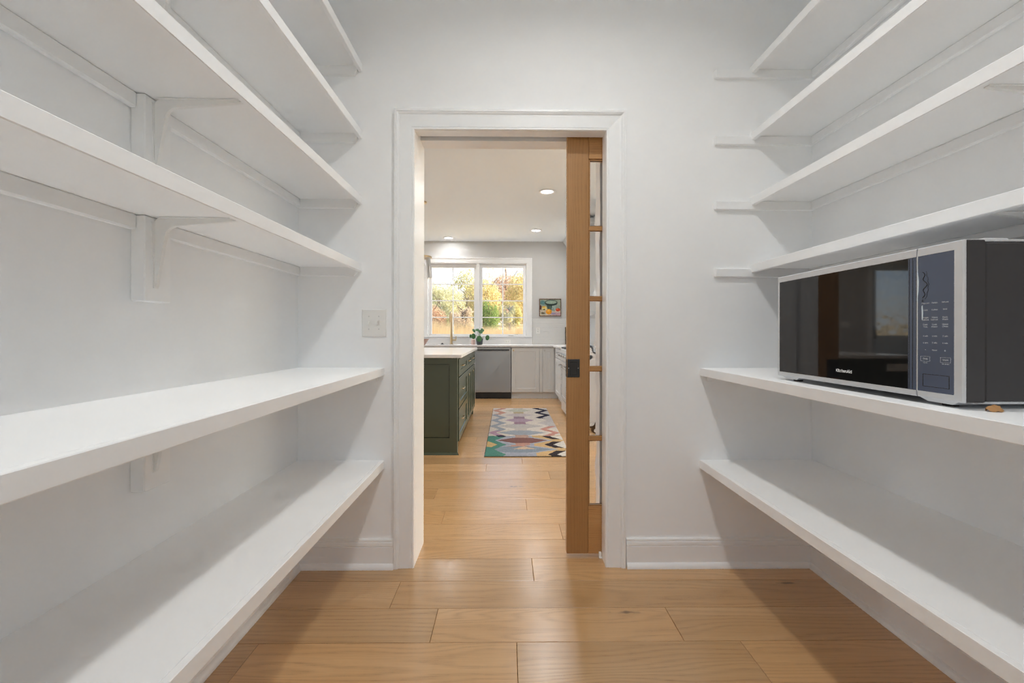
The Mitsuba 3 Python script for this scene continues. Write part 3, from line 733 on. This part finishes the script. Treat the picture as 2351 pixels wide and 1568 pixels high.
# sink, faucet and things at the window
snk = thing('sink', 'white undermount sink in the window counter, mostly hidden by the island', 'sink')
part(snk, 'basin', bx(-1.42, -.66, 7.40, 7.80, .72, .874, .01), RANGEW)
part(snk, 'rim', cat(*[bx(*q, KT, KT + .002, .0008) for q in ((-1.42, -.66, 7.40, 7.41), (-1.42, -.66, 7.79, 7.80), (-1.42, -1.41, 7.41, 7.79), (-.67, -.66, 7.41, 7.79))]), RANGEW)
fa = thing('faucet', 'tall brass kitchen faucet in front of the left window sash', 'faucet')
FXc, FYc = -1.005, 7.86
part(fa, 'base', cyl((FXc, FYc, KT), (FXc, FYc, KT + .012), .030, 20), BRASS, 40)
part(fa, 'spout', tube([(FXc, FYc, KT + .01), (FXc, FYc, 1.38), (FXc, FYc - .01, 1.43), (FXc, FYc - .045, 1.468), (FXc, FYc - .09, 1.480), (FXc, FYc - .14, 1.465), (FXc, FYc - .17, 1.43), (FXc, FYc - .18, 1.38), (FXc, FYc - .18, 1.30)], [.023, .017, .016, .016, .016, .016, .016, .017, .017], 14), BRASS, 50)
part(fa, 'handle', cat(cyl((FXc, FYc, .985), (FXc + .085, FYc, .985), .017, 14), cyl((FXc + .08, FYc, .985), (FXc + .085, FYc, 1.05), .008, 10)), BRASS, 40)
solo('sink_button', lathe([(0, 0), (.032, 0), (.032, .006), (.016, .012), (.012, .024), (0, .026)], (-1.165, 7.84, KT), 24), BLACK, 'small dark air switch on the counter left of the faucet', 'air switch', smooth=40)
so = thing('soap_bottle', 'small pinkish soap bottle between the faucet and the potted plant', 'bottle')
part(so, 'bottle', lathe([(0, 0), (.032, 0), (.034, .006), (.034, .075), (.026, .092), (.012, .098), (0, .098)], (-.605, 7.80, KT), 24), SOAP, 40)
part(so, 'pump', cat(cyl((-.605, 7.80, 1.0), (-.605, 7.80, 1.035), .006, 10), cyl((-.605, 7.80, 1.032), (-.57, 7.79, 1.036), .005, 8)), SCREW, 40)
pp = thing('potted_plant', 'small potted plant with round green leaves on the counter at the window', 'plant')
PX, PY = -.482, 7.62
part(pp, 'pot', cat(lathe([(0, 0), (.040, 0), (.050, .010), (.060, .085), (.062, .112), (.057, .112), (.054, .09), (0, .088)], (PX, PY, KT), 6)), CERAMIC)
part(pp, 'soil', cyl((PX, PY, KT + .085), (PX, PY, KT + .094), .052, 12), SLOT)
def leaf(c, nrm, r, elong=1.2):
    n_ = np.array(nrm, float); n_ /= np.linalg.norm(n_)
    u = np.cross(n_, [0, 0, 1]); u = u / np.linalg.norm(u) if np.linalg.norm(u) > 1e-3 else np.array([1., 0, 0]); w = np.cross(n_, u)
    a = np.arange(16) * 2 * np.pi / 16
    ring = np.array(c) + (np.cos(a)[:, None] * u * r + np.sin(a)[:, None] * w * r * elong) - n_ * r * .12
    top = np.vstack([ring, [np.array(c) + n_ * r * .08]]); botm = top - n_ * .0012
    F = [[16, i, (i + 1) % 16] for i in range(16)] + [[33, 17 + (i + 1) % 16, 17 + i] for i in range(16)] + [[i, 17 + i, 17 + (i + 1) % 16] for i in range(16)] + [[i, 17 + (i + 1) % 16, (i + 1) % 16] for i in range(16)]
    return trimesh.Trimesh(np.vstack([top, botm]), np.array(F), process=False)
for dx, dy, dz, r, nr in ((-.105, .00, .150, .040, (.5, -1, .1)), (-.155, .02, .150, .026, (.8, -.7, 0)), (.000, -.07, .108, .046, (0, -1, .35)), (.135, .01, .125, .038, (-.45, -1, .15)),
                          (-.04, .01, .262, .036, (.1, -.5, .9)), (.02, -.01, .232, .040, (.2, -.6, .8)), (.05, .03, .262, .032, (.4, -.6, .7)), (-.10, .04, .250, .030, (.6, -.7, .6))):
    c = np.array([PX + dx, PY + dy, KT + dz])
    part(pp, 'leaf', leaf(c, nr, r), LEAFG, 60)
    part(pp, 'stem', tube([(PX, PY, KT + .09), ((PX + c[0]) / 2, (PY + c[1]) / 2 + .01, KT + max(dz, .13) + .02), c + [0, .003, 0]], .003, 6), STEMG, 50)

# cutting board leaning in the corner
cbk = thing('cutting_board', 'tall wooden cutting board leaning on the tiles in the right corner', 'cutting board')
m = bx(1.072, 1.33, -.011, .011, 0, .315, .003); m.apply_transform(trimesh.transformations.rotation_matrix(-math.radians(7), [1, 0, 0])); m.apply_translation([0, 7.915, KT + .002])
part(cbk, 'board', m, BOARDW)
m = bx(1.060, 1.072, -.012, .012, 0, .315, .002); m.apply_transform(trimesh.transformations.rotation_matrix(-math.radians(7), [1, 0, 0])); m.apply_translation([0, 7.915, KT + .002])
part(cbk, 'edge_strip', m, BOARDD)

# painting
pt = thing('painting', 'small framed still life with a grey green pot and orange fruit right of the window', 'painting')
A0, A1, B0, B1 = .587, .987, 1.421, 1.739
fw = face('-y', FARY)
t = extr(sbox(A0, B0, A1, B1).difference(sbox(A0 + .011, B0 + .011, A1 - .011, B1 - .011)), .028)
part(pt, 'frame', mapm(t, fw), FRAMEB)
def paint(p, n, uv):
    x = uv.x + .02 * (noise(uv.x * 9, uv.y * 9) - .5); y = uv.y + .02 * (noise(uv.x * 9, uv.y * 9, 4) - .5)
    st = fbm(uv.x * 30, uv.y * 14, 0, 3)
    def ell(cx, cy, rx, ry, s=.12):
        return 1 - smoothstep(1 - s, 1 + s, dr.sqrt(dr.square((x - cx) / rx) + dr.square((y - cy) / ry)))
    c = mix((.20, .24, .20), (.34, .38, .30), fbm(x * 5, y * 4, 1))
    c = mix(c, (.09, .20, .20), ell(.14, .80, .12, .14, .4))
    c = mix(c, (.55, .46, .36), (1 - smoothstep(.34, .42, y + .06 * dr.sin(x * 9))))
    c = mix(c, (.45, .30, .34), ell(.80, .10, .3, .10, .3)); c = mix(c, (.28, .24, .36), ell(.62, .14, .13, .06, .4))
    c = mix(c, (.66, .55, .26), ell(.22, .45, .16, .12, .3)); c = mix(c, (.74, .42, .03), ell(.19, .53, .08, .05))
    t = dr.clip((y - .27) / .45, 0, 1); hw = .17 + .07 * t
    pot = (1 - smoothstep(hw - .01, hw + .01, dr.abs(x - .55))) * smoothstep(.25, .28, y) * (1 - smoothstep(.68, .72, y))
    c = mix(c, mix((.05, .085, .07), (.30, .37, .33), smoothstep(.50, .66, x + .25 * (st - .5))), pot)
    c = mix(c, (.02, .035, .03), ell(.54, .775, .31, .175)); c = mix(c, (.27, .35, .28), ell(.54, .82, .265, .105)); c = mix(c, (.05, .08, .07), ell(.54, .83, .30, .13) * (1 - ell(.54, .83, .27, .11)))
    c = mix(c, (.42, .42, .33), ell(.16, .14, .13, .10)); c = mix(c, (.13, .09, .05), ell(.16, .15, .09, .05, .5))
    c = mix(c, (.03, .03, .02), ell(.20, .37, .05, .03)); c = mix(c, (.10, .03, .02), ell(.03, .5, .05, .14))
    c = mix(c, (.46, .05, .02), ell(.87, .36, .115, .105)); c = mix(c, (.66, .15, .05), ell(.84, .41, .05, .04, .4))
    c = mix(c, (.70, .29, .02), ell(.43, .24, .145, .165)); c = mix(c, (.85, .46, .08), ell(.40, .31, .07, .07, .5))
    return c * (.75 + .5 * st)
mat('painting', mikit.proc(paint), .6, .3)
V = np.array([fw(A0 + .011, B0 + .011, .020), fw(A1 - .011, B0 + .011, .020), fw(A1 - .011, B1 - .011, .020), fw(A0 + .011, B1 - .011, .020)])
part(pt, 'canvas', trimesh.Trimesh(V, [[0, 1, 2], [0, 2, 3]], process=False), 'mat_painting', uv=np.array([[0, 0], [1, 0], [1, 1], [0, 1.]]))

# pendant over the island
def pendant(px, py, label):
    pd = thing('pendant_light', label, 'pendant light')
    part(pd, 'canopy', lathe([(0, 0), (.060, 0), (.060, -.014), (.052, -.022), (0, -.024)], (px, py, KZ), 28), BRASS, 40)
    part(pd, 'rod', cyl((px, py, 2.10), (px, py, KZ - .02), .006, 10), BRASS, 40)
    part(pd, 'cap', lathe([(0, .03), (.03, .03), (.04, .022), (.122, .018), (.126, .010), (.126, 0), (0, 0)], (px, py, 2.070), 32), BRASS, 40)
    prof = [(.110, 0), (.112, -.06), (.136, -.255), (.132, -.255), (.108, -.061), (.106, 0), (.110, 0)]
    part(pd, 'shade', lathe(prof, (px, py, 2.072), 40), 'mat_glass', 40)
    part(pd, 'socket', cyl((px, py, 2.03), (px, py, 2.071), .017, 16), BRASS, 40)
    b = trimesh.creation.icosphere(subdivisions=3, radius=.036); b.apply_translation((px, py, 1.985))
    part(pd, 'bulb', b, PLASTIC, True)
pendant(-1.095, 5.60, 'clear glass pendant lamp with a brass cap showing at the left door jamb')

# ------------------------------------------------------------------ window above the sink
w1 = St('window_1', 'white two sash casement window over the sink with grid bars')
fw = face('-y', FARY)
WA0, WA1, WB0, WB1 = -1.455, .360, 1.055, 2.390
P_ = sbox(WA0 - .095, WB0 - .02, WA1 + .095, WB1 + .095).difference(sbox(WA0, WB0, WA1, WB1))
t = extr(P_, .020); part(w1, 'casing', mapm(t, fw), TRIM)
t = extr(sbox(WA0 - .095, WB0 - .02, WA1 + .095, WB1 + .095).difference(sbox(WA0 - .075, WB0 - .0, WA1 + .075, WB1 + .075)), .028); part(w1, 'back_band', mapm(t, fw), TRIM)
t = extr(sbox(WA0 - .012, WB0 - .008, WA1 + .012, WB1 + .010).difference(unary_union([sbox(WA0 + .012, WB0 + .012, -.562, WB1 - .012), sbox(-.506, WB0 + .012, WA1 - .012, WB1 - .012)])), .125)
t.apply_translation([0, 0, -.125]); part(w1, 'frame', mapm(t, fw), TRIM)
for a0, a1 in ((-1.389, -.611), (-.457, .294)):
    g0, g1 = 1.092, 2.315
    s0, s1 = (a0 - .052, a1 + .047) if a0 < -1 else (a0 - .047, a1 + .052)
    t = extr(sbox(s0, g0 - .024, s1, g1 + .060).difference(sbox(a0, g0, a1, g1)), .045); t.apply_translation([0, 0, -.10])
    sash = part(w1, 'sash', mapm(t, fw), TRIM)
    am = (a0 + a1) / 2; zl = [g0, 1.399, 1.706, 2.012, g1]
    for z in zl[1:-1]: part(sash, 'muntin', slab(fw, a0, a1, z - .009, z + .009, -.085, -.058, .006), TRIM)
    for z0, z1 in zip(zl[:-1], zl[1:]): part(sash, 'muntin', slab(fw, am - .009, am + .009, z0 + .009 * (z0 > g0), z1 - .009 * (z1 < g1), -.085, -.058, .006), TRIM)
    for z0, z1 in zip(zl[:-1], zl[1:]):
        for c0, c1 in ((a0, am), (am, a1)):
            V = np.array([fw(c0, z0, -.078), fw(c1, z0, -.078), fw(c1, z1, -.078), fw(c0, z1, -.078)])
            part(sash, 'pane', trimesh.Trimesh(V, [[0, 1, 2], [0, 2, 3]], process=False), 'mat_pane')
part(w1, 'crank', cat(bx(.02, .12, FARY - .018, FARY - .002, 1.060, 1.070, .003)), SCREW)
part(w1, 'latch', bx(.14, .20, FARY + .05, FARY + .062, 1.083, 1.091, .002), SCREW)
part(w1, 'latch', bx(-.545, -.525, FARY - .004, FARY + .002, 2.325, 2.333, .001), SCREW)

# unseen glazing placed to light the rooms; exterior door mirrored in the microwave glass
w2 = St('unseen_window_2', 'unseen wide glass patio doors in the right kitchen wall, placed to light the left pantry wall')  # out of view, placed to send daylight onto the left pantry wall
fs = face('-x', KR)
t = extr(sbox(-4.93, 0, -2.67, 2.48).difference(sbox(-4.85, 0.0, -2.75, 2.40)), .02); part(w2, 'casing', mapm(t, fs), TRIM)
t = extr(sbox(-4.85, 0.01, -2.75, 2.40).difference(unary_union([sbox(-4.78, .12, -3.84, 2.33), sbox(-3.76, .12, -2.82, 2.33)])), .05); t.apply_translation([0, 0, -.09]); part(w2, 'sash', mapm(t, fs), TRIM)
for a0, a1 in ((-4.78, -3.84), (-3.76, -2.82)):
    V = np.array([fs(a0, .12, -.065), fs(a1, .12, -.065), fs(a1, 2.33, -.065), fs(a0, 2.33, -.065)])
    part(w2, 'pane', trimesh.Trimesh(V, [[0, 1, 2], [0, 2, 3]], process=False), 'mat_pane')
S('added_porch_roof', bx(KR + .12, KR + 3.5, 1.8, 6.2, 2.62, 2.74), TRIM, 'added porch roof that keeps direct sun off the patio doors, outside the view')  # out of view, added to block direct sun at the patio doors
S('added_porch_floor', bx(KR + .12, KR + 3.5, 1.8, 6.2, -.12, -.02), GROUT, 'added pale porch floor outside the patio doors, outside the view')  # out of view, added below the porch roof
w3 = St('unseen_window_3', 'unseen wide window in the left kitchen wall, placed to light the kitchen from the left')  # out of view, placed to light the kitchen from the left
fl = face('+x', KL)
t = extr(sbox(2.92, .67, 7.08, 2.48).difference(sbox(3.0, .75, 7.0, 2.40)), .02); part(w3, 'casing', mapm(t, fl), TRIM)
t = extr(sbox(3.0, .75, 7.0, 2.40).difference(unary_union([sbox(3.05 + i * .9875, .80, 3.9875 + i * .9875, 2.35) for i in range(4)])), .05); t.apply_translation([0, 0, -.09]); part(w3, 'sash', mapm(t, fl), TRIM)
for i in range(4):
    a0, a1 = 3.05 + i * .9875, 3.9875 + i * .9875
    V = np.array([fl(a0, .8, -.065), fl(a1, .8, -.065), fl(a1, 2.35, -.065), fl(a0, 2.35, -.065)])
    part(w3, 'pane', trimesh.Trimesh(V, [[0, 1, 2], [0, 2, 3]], process=False), 'mat_pane')
d3 = St('door_3', 'added glazed outside door behind the camera, fills the pantry with daylight')  # added behind the camera as daylight fill for the pantry
fn_ = face('-y', NEAR - .1)
t = extr(sbox(-.32, .005, .38, 2.30).difference(sbox(-.25, .10, .31, 2.23)), .05); t.apply_translation([0, 0, -.07]); part(d3, 'leaf', mapm(t, fn_), TRIM)
V = np.array([fn_(-.25, .10, -.045), fn_(.31, .10, -.045), fn_(.31, 2.23, -.045), fn_(-.25, 2.23, -.045)])
part(d3, 'pane', trimesh.Trimesh(V, [[0, 1, 2], [0, 2, 3]], process=False), 'mat_pane')
d2 = St('door_2', 'pale blue exterior door with a tall glass, mirrored in the microwave')
fw = face('-y', FARY)
t = extr(sbox(-5.87, 0, -4.71, 2.51).difference(sbox(-5.78, 0, -4.80, 2.42)), .02); part(d2, 'casing', mapm(t, fw), TRIM)
t = extr(sbox(-5.775, .01, -4.83, 2.41).difference(sbox(-5.69, 1.08, -4.928, 2.29)), .045); t.apply_translation([0, 0, -.10]); part(d2, 'leaf', mapm(t, fw), DOORP)
part(d2, 'jamb', boxes((-4.83, -4.80, FARY + .0, FARY + .12, 0, 2.42), ), BLACK)
m = ripple_pane(-5.69, -4.928, 1.08, 2.29, 9); m.apply_translation([0, FARY + .075 - (DY0 + DY1) / 2, 0])
part(d2, 'pane', m, 'mat_glass', 40)
part(d2, 'handle', tube([(-4.87, FARY + .055, 1.02), (-4.87, FARY - .0, 1.03), (-4.87, FARY - .01, 1.10), (-4.87, FARY, 1.23), (-4.87, FARY + .055, 1.24)], .012, 8), BLACK, 50)
sw = thing('light_switch', 'white triple light switch plate on the far kitchen wall, mirrored in the microwave glass', 'light switch')
part(sw, 'plate', slab(fw, -4.37, -4.21, 1.215, 1.335, 0, .006), PLASTIC)
for a in (-4.336, -4.290, -4.244): part(sw, 'toggle', slab(fw, a - .006, a + .006, 1.258, 1.292, .006, .014, .002), PLASTIC)

# ------------------------------------------------------------------ rug
def rugfn(p, n, uv):
    u, v = uv.x, uv.y
    u = u + .006 * (noise(u * 60, v * 160) - .5); v = v + .006 * (noise(u * 40, v * 90, 3) - .5)
    per = .1385
    ph = (v - .086) / per
    i = dr.floor(ph + .5); s = dr.abs(ph - i) * 2        # 0 where a diamond is widest, 1 between two
    c = mi.Color3f(.62, .56, .51)
    def sel(c, cond, col): return dr.select(cond, mi.Color3f(*col), c)
    c = sel(c, v < .30, (.30, .33, .42)); c = sel(c, (v < .31) & (u > .60), (.56, .36, .15))
    c = sel(c, (v > .31) & (v < .42) & (u < .3), (.58, .52, .44))
    # broad stepped diamonds down the middle
    cen = dr.select(v < .15, .40, .46)
    hw = dr.select(i == 0, .42, dr.select(i == 1, .33, dr.select(i == 2, .34, dr.select(i == 3, .36, .24)))) * (1 - s)
    flat = dr.select(s > .70, .10, 0.0)
    ins = (dr.abs(u - cen) < hw) | (dr.abs(u - cen) < flat * .9)
    cols = [(.20, .255, .33), (.20, .085, .08), (.29, .33, .40), (.46, .43, .43), (.40, .28, .38), (.50, .44, .46), (.46, .46, .38)]
    neck = [(.30, .33, .42), (.46, .24, .19), (.42, .27, .23), (.50, .45, .43), (.32, .19, .27), (.30, .20, .27), (.45, .36, .22), (.5, .45, .4)]
    cc = mi.Color3f(.5, .46, .42)
    for k, q in enumerate(cols): cc = sel(cc, i == k, q)
    nk = mi.Color3f(.5, .46, .42); j = dr.floor(ph)
    for k, q in enumerate(neck): nk = sel(nk, j == k - 1, q)
    cc = dr.select(s > .62, nk, cc)
    halo = (dr.abs(u - cen) < hw + .07) & ~ins
    c = dr.select(halo & (v < .30), mi.Color3f(.35, .38, .47), c)
    c = dr.select(ins, cc, c)
    c = sel(c, (i == 0) & (dr.abs(u - .47) < .16 * (1 - s * 1.6)) & (v > .09), (.56, .40, .27))
    # zigzags along both long edges
    zl = .045 + .15 * s; zr = .955 - .17 * s
    wl = .055; inl = dr.abs(u - zl) < wl; inr = dr.abs(u - zr) < wl
    lc = mi.Color3f(.52, .26, .20)
    lc = sel(lc, v < .80, (.29, .32, .39)); lc = sel(lc, v < .40, (.42, .25, .37)); lc = sel(lc, v < .315, (.030, .032, .06)); lc = sel(lc, v < .285, (.05, .22, .18))
    rc = mi.Color3f(.022, .022, .05)
    rc = sel(rc, v < .69, (.50, .46, .46)); rc = sel(rc, v < .50, (.52, .24, .20)); rc = sel(rc, v < .30, (.035, .025, .03)); rc = sel(rc, (v < .30) & (s < .30), (.56, .36, .15))
    c = dr.select(inl & (u < .40), lc, c); c = dr.select(inr, rc, c)
    lo = (u < zl - wl); ro = (u > zr + wl)
    c = sel(c, lo & (v < .30), (.05, .22, .18)); c = sel(c, lo & (v < .21) & (v > .12), (.58, .38, .14)); c = sel(c, lo & (v >= .30), (.56, .50, .46))
    c = sel(c, ro & (v < .30), (.62, .58, .54)); c = sel(c, ro & (v > .45), (.50, .47, .47))
    fib = noise(u * 260, v * 900) * .7 + noise(u * 40, v * 160, 7) * .3
    g_ = mi.luminance(c)
    c = c * .80 + mi.Color3f(g_) * .20
    return c * (.66 + .46 * fib)
mat('rug', mikit.proc(rugfn), .95, .1, 0.0, sheen=.3)
RX0, RX1, RY0, RY1 = -.200, .578, 3.885, 6.375
rk = thing('rug', 'multicoloured zigzag and diamond patterned runner rug on the kitchen floor', 'rug')
m = rings(face('+z', 0), [(RX0, RX1, RY0, RY1, .0012), (RX0, RX1, RY0, RY1, .007), (RX0 + .004, RX1 - .004, RY0 + .004, RY1 - .004, .0115)])
m = trimesh.Trimesh(m.vertices[m.faces].reshape(-1, 3), np.arange(len(m.faces) * 3).reshape(-1, 3), process=False)
v = np.array(m.vertices)
part(rk, 'pile', m, 'mat_rug', uv=np.stack([(v[:, 0] - RX0) / (RX1 - RX0), (v[:, 1] - RY0) / (RY1 - RY0)], -1))
mat('rug_binding', (.10, .085, .065), .9, .1)
part(rk, 'binding', boxes((RX0 - .003, RX1 + .003, RY0 - .003, RY0 + .004, .0008, .006, .001), (RX0 - .003, RX0 + .004, RY0 + .004, RY1, .0008, .006, .001)), 'mat_rug_binding')

# ------------------------------------------------------------------ outdoors
def groundz(x, y):
    t = np.clip((y - 10) / 16, 0, 1); t = t * t * (3 - 2 * t)
    return -.35 + 1.9 * t + .12 * np.sin(x * .5 + y * .3) * t
diffuse('dry_grass', mikit.proc(lambda p, n, uv: mix((.50, .43, .28), (.66, .58, .42), fbm(p.x * 1.3, p.y * 1.3, 0, 3))))
gx, gy = np.meshgrid(np.linspace(-60, 60, 61), np.concatenate([np.linspace(-30, 8.2, 6), np.linspace(9, 40, 32), np.linspace(45, 120, 6)]))
gz = groundz(gx, gy)
nx = gx.shape[1]; i, j = np.meshgrid(np.arange(nx - 1), np.arange(gx.shape[0] - 1)); a = (j * nx + i).ravel()
F = np.vstack([np.stack([a, a + 1, a + nx + 1], 1), np.stack([a, a + nx + 1, a + nx], 1)])
S('ground', trimesh.Trimesh(np.stack([gx, gy, gz], -1).reshape(-1, 3), F, process=False), 'mat_dry_grass', 'dry field rising behind the house', smooth=True)
LG = np.random.default_rng(5)
def leafy(name, col, trans=.5):
    scene['mat_' + name] = {'type': 'principledthin', 'base_color': rgb(*col), 'roughness': .7, 'diff_trans': trans * 2, 'spec_trans': 0.0, 'eta': 1.3}
    return 'mat_' + name
L_OLIVE = leafy('leaf_olive', (.52, .50, .27)); L_YELLOW = leafy('leaf_yellow', (.66, .58, .32)); L_RUST = leafy('leaf_rust', (.56, .42, .32)); L_GREEN = leafy('leaf_green', (.22, .32, .11))
L_TAN = leafy('leaf_tan', (.62, .54, .45)); L_PALE = leafy('leaf_pale', (.60, .61, .44)); L_STRAW = leafy('straw', (.78, .64, .40))
BARK = diffuse('bark', (.20, .16, .13)); BARKP = diffuse('pale_bark', (.42, .38, .33))
def leaves(centers, size, up=.3):
    n = len(centers)
    d = LG.normal(size=(n, 3)); d /= np.linalg.norm(d, axis=1, keepdims=True)
    e = np.cross(d, LG.normal(size=(n, 3))); e /= np.linalg.norm(e, axis=1, keepdims=True)
    s = size * LG.uniform(.6, 1.4, (n, 1))
    V = np.stack([centers - d * s, centers + e * s * .45, centers + d * s, centers - e * s * .45], 1).reshape(-1, 3)
    k = np.arange(n)[:, None] * 4
    return trimesh.Trimesh(V, np.vstack([k + [0, 1, 2], k + [0, 2, 3]]), process=False)
def crown(c, r, n, thr=.44):
    P = LG.normal(size=(n * 3, 3)); P /= np.linalg.norm(P, axis=1, keepdims=True)
    P *= LG.uniform(.15, 1, (n * 3, 1)) ** .5
    P = P * r + c
    k = meshkit.fbm(P * 1.6, 3, 3) > thr
    return P[k][:n]
def plant(name, label, category, x, y, h, w, n, leafmat, size, bark=BARK, sparse=False, group=None):
    k = thing(name, label, category, group)
    z0 = float(groundz(x, y)) - .05
    br = [tube([(x, y, z0), (x + .05 * w, y, z0 + h * .45), (x - .03 * w, y, z0 + h * .9)], [.05 + .012 * h, .03 + .008 * h, .012], 6)]
    for q in range(14 if sparse else 8):
        t = LG.uniform(.2, .8); a = LG.uniform(0, 6.28); L = w * LG.uniform(.4, .9); zb = z0 + h * t
        br.append(tube([(x, y, zb), (x + .5 * L * math.cos(a), y + .5 * L * math.sin(a), zb + .35 * L), (x + L * math.cos(a), y + L * math.sin(a), zb + .9 * L + .1)], [.03 + .004 * h, .02, .008], 5))
    part(k, 'trunk', cat(*br), bark)
    P = crown(np.array([x, y, z0 + h * .52]), np.array([w, w * .8, h * .52]), n)
    part(k, 'foliage', leaves(P, size), leafmat)
TR = [
 ('tree', 'tall sparse grey-brown tree at the right edge of the right window sash', -.2, 40, 9.6, 2.0, 2200, L_TAN, .085, BARK, True),
 ('tree', 'pale yellow-olive tree filling the lower middle of the left window sash', -3.75, 24, 2.55, 1.5, 7500, L_PALE, .06, BARKP, False),
 ('tree', 'sparse olive tree reaching the sky in the right half of the left window sash', -2.5, 27.5, 3.5, 1.3, 3600, L_OLIVE, .065, BARKP, True),
 ('tree', 'yellow autumn tree in the left half of the right window sash', -1.15, 22.7, 2.55, .95, 6000, L_YELLOW, .055, BARK, False),
 ('tree', 'rusty brown autumn tree in the middle of the right window sash', -.1, 26.2, 3.0, 1.1, 6000, L_RUST, .06, BARK, False),
 ('tree', 'tan autumn tree behind the yellow and rusty ones in the right window sash', -1.1, 33.5, 4.3, 1.3, 3500, L_TAN, .07, BARK, False),
 ('tree', 'pale olive tree at the left end of the left window sash', -5.6, 27.5, 3.0, 1.7, 6500, L_PALE, .065, BARKP, False),
 ('tree', 'yellow-brown tree at the right end of the right window sash', .95, 23.7, 2.9, 1.1, 6500, L_YELLOW, .06, BARK, False),
 ('shrub', 'bright green shrub low in the left half of the right window sash', -.95, 20.2, 1.75, .62, 6500, L_GREEN, .038, BARK, False),
 ('shrub', 'green and yellow shrub low in the right half of the right window sash', .12, 21.5, 1.55, .62, 5000, L_OLIVE, .042, BARK, False),
 ('shrub', 'brown shrub low in the left half of the left window sash', -3.65, 21.0, 1.5, .75, 5000, L_RUST, .04, BARK, False),
 ('shrub', 'dark bare shrub low in the right half of the left window sash', -2.15, 20.9, 1.6, .6, 3200, L_TAN, .04, BARK, True),
 ('tree', 'low wide pale olive thicket furthest back in the left window sash', -4.6, 31.8, 2.6, 1.5, 9000, L_PALE, .08, BARKP, False),  # this and the next two entries are thickets, built as trees
 ('tree', 'low tan thicket furthest back between the two window sashes', -2.2, 30.2, 2.9, .9, 9000, L_TAN, .085, BARK, False),
 ('tree', 'low wide yellowish thicket furthest back at the right of the right window sash', 1.5, 28.8, 2.9, 1.5, 9000, L_YELLOW, .08, BARK, False)]
for kind_, lab, x, y, h, w, n, lm, sz, bk, spz in TR: plant(kind_, lab, kind_, x, y, h, w, n, lm, sz, bk, spz)
for i, (x, y) in enumerate(((-13.6, 22), (-15.8, 26), (-18.0, 30), (-21.0, 31), (-22.5, 36))):
    plant('tree', 'bare winter tree beyond the exterior door, seen only as a reflection in the microwave', 'tree', x, y, 5 + i * .3, 1.5, 900, L_TAN, .10, BARK, True, 'trees beyond the exterior door')
# tall dry grass
n = 16000
gx = LG.uniform(-5.5, 1.6, n); gy = LG.uniform(17.0, 19.4, n); h = LG.uniform(.35, .95, n) * (.6 + .8 * meshkit.noise(np.stack([gx * 1.3, gy, gx * 0], -1))); b = LG.normal(0, .12, (n, 2)); z = groundz(gx, gy)
V = np.stack([np.stack([gx - .009, gy, z], -1), np.stack([gx + .009, gy, z], -1), np.stack([gx + b[:, 0], gy + b[:, 1], z + h], -1)], 1).reshape(-1, 3)
solo('dry_grass', trimesh.Trimesh(V, np.arange(n * 3).reshape(-1, 3), process=False), L_STRAW, 'tall straw coloured dry grass along the bottom of the sink window', 'grass', kind='stuff')
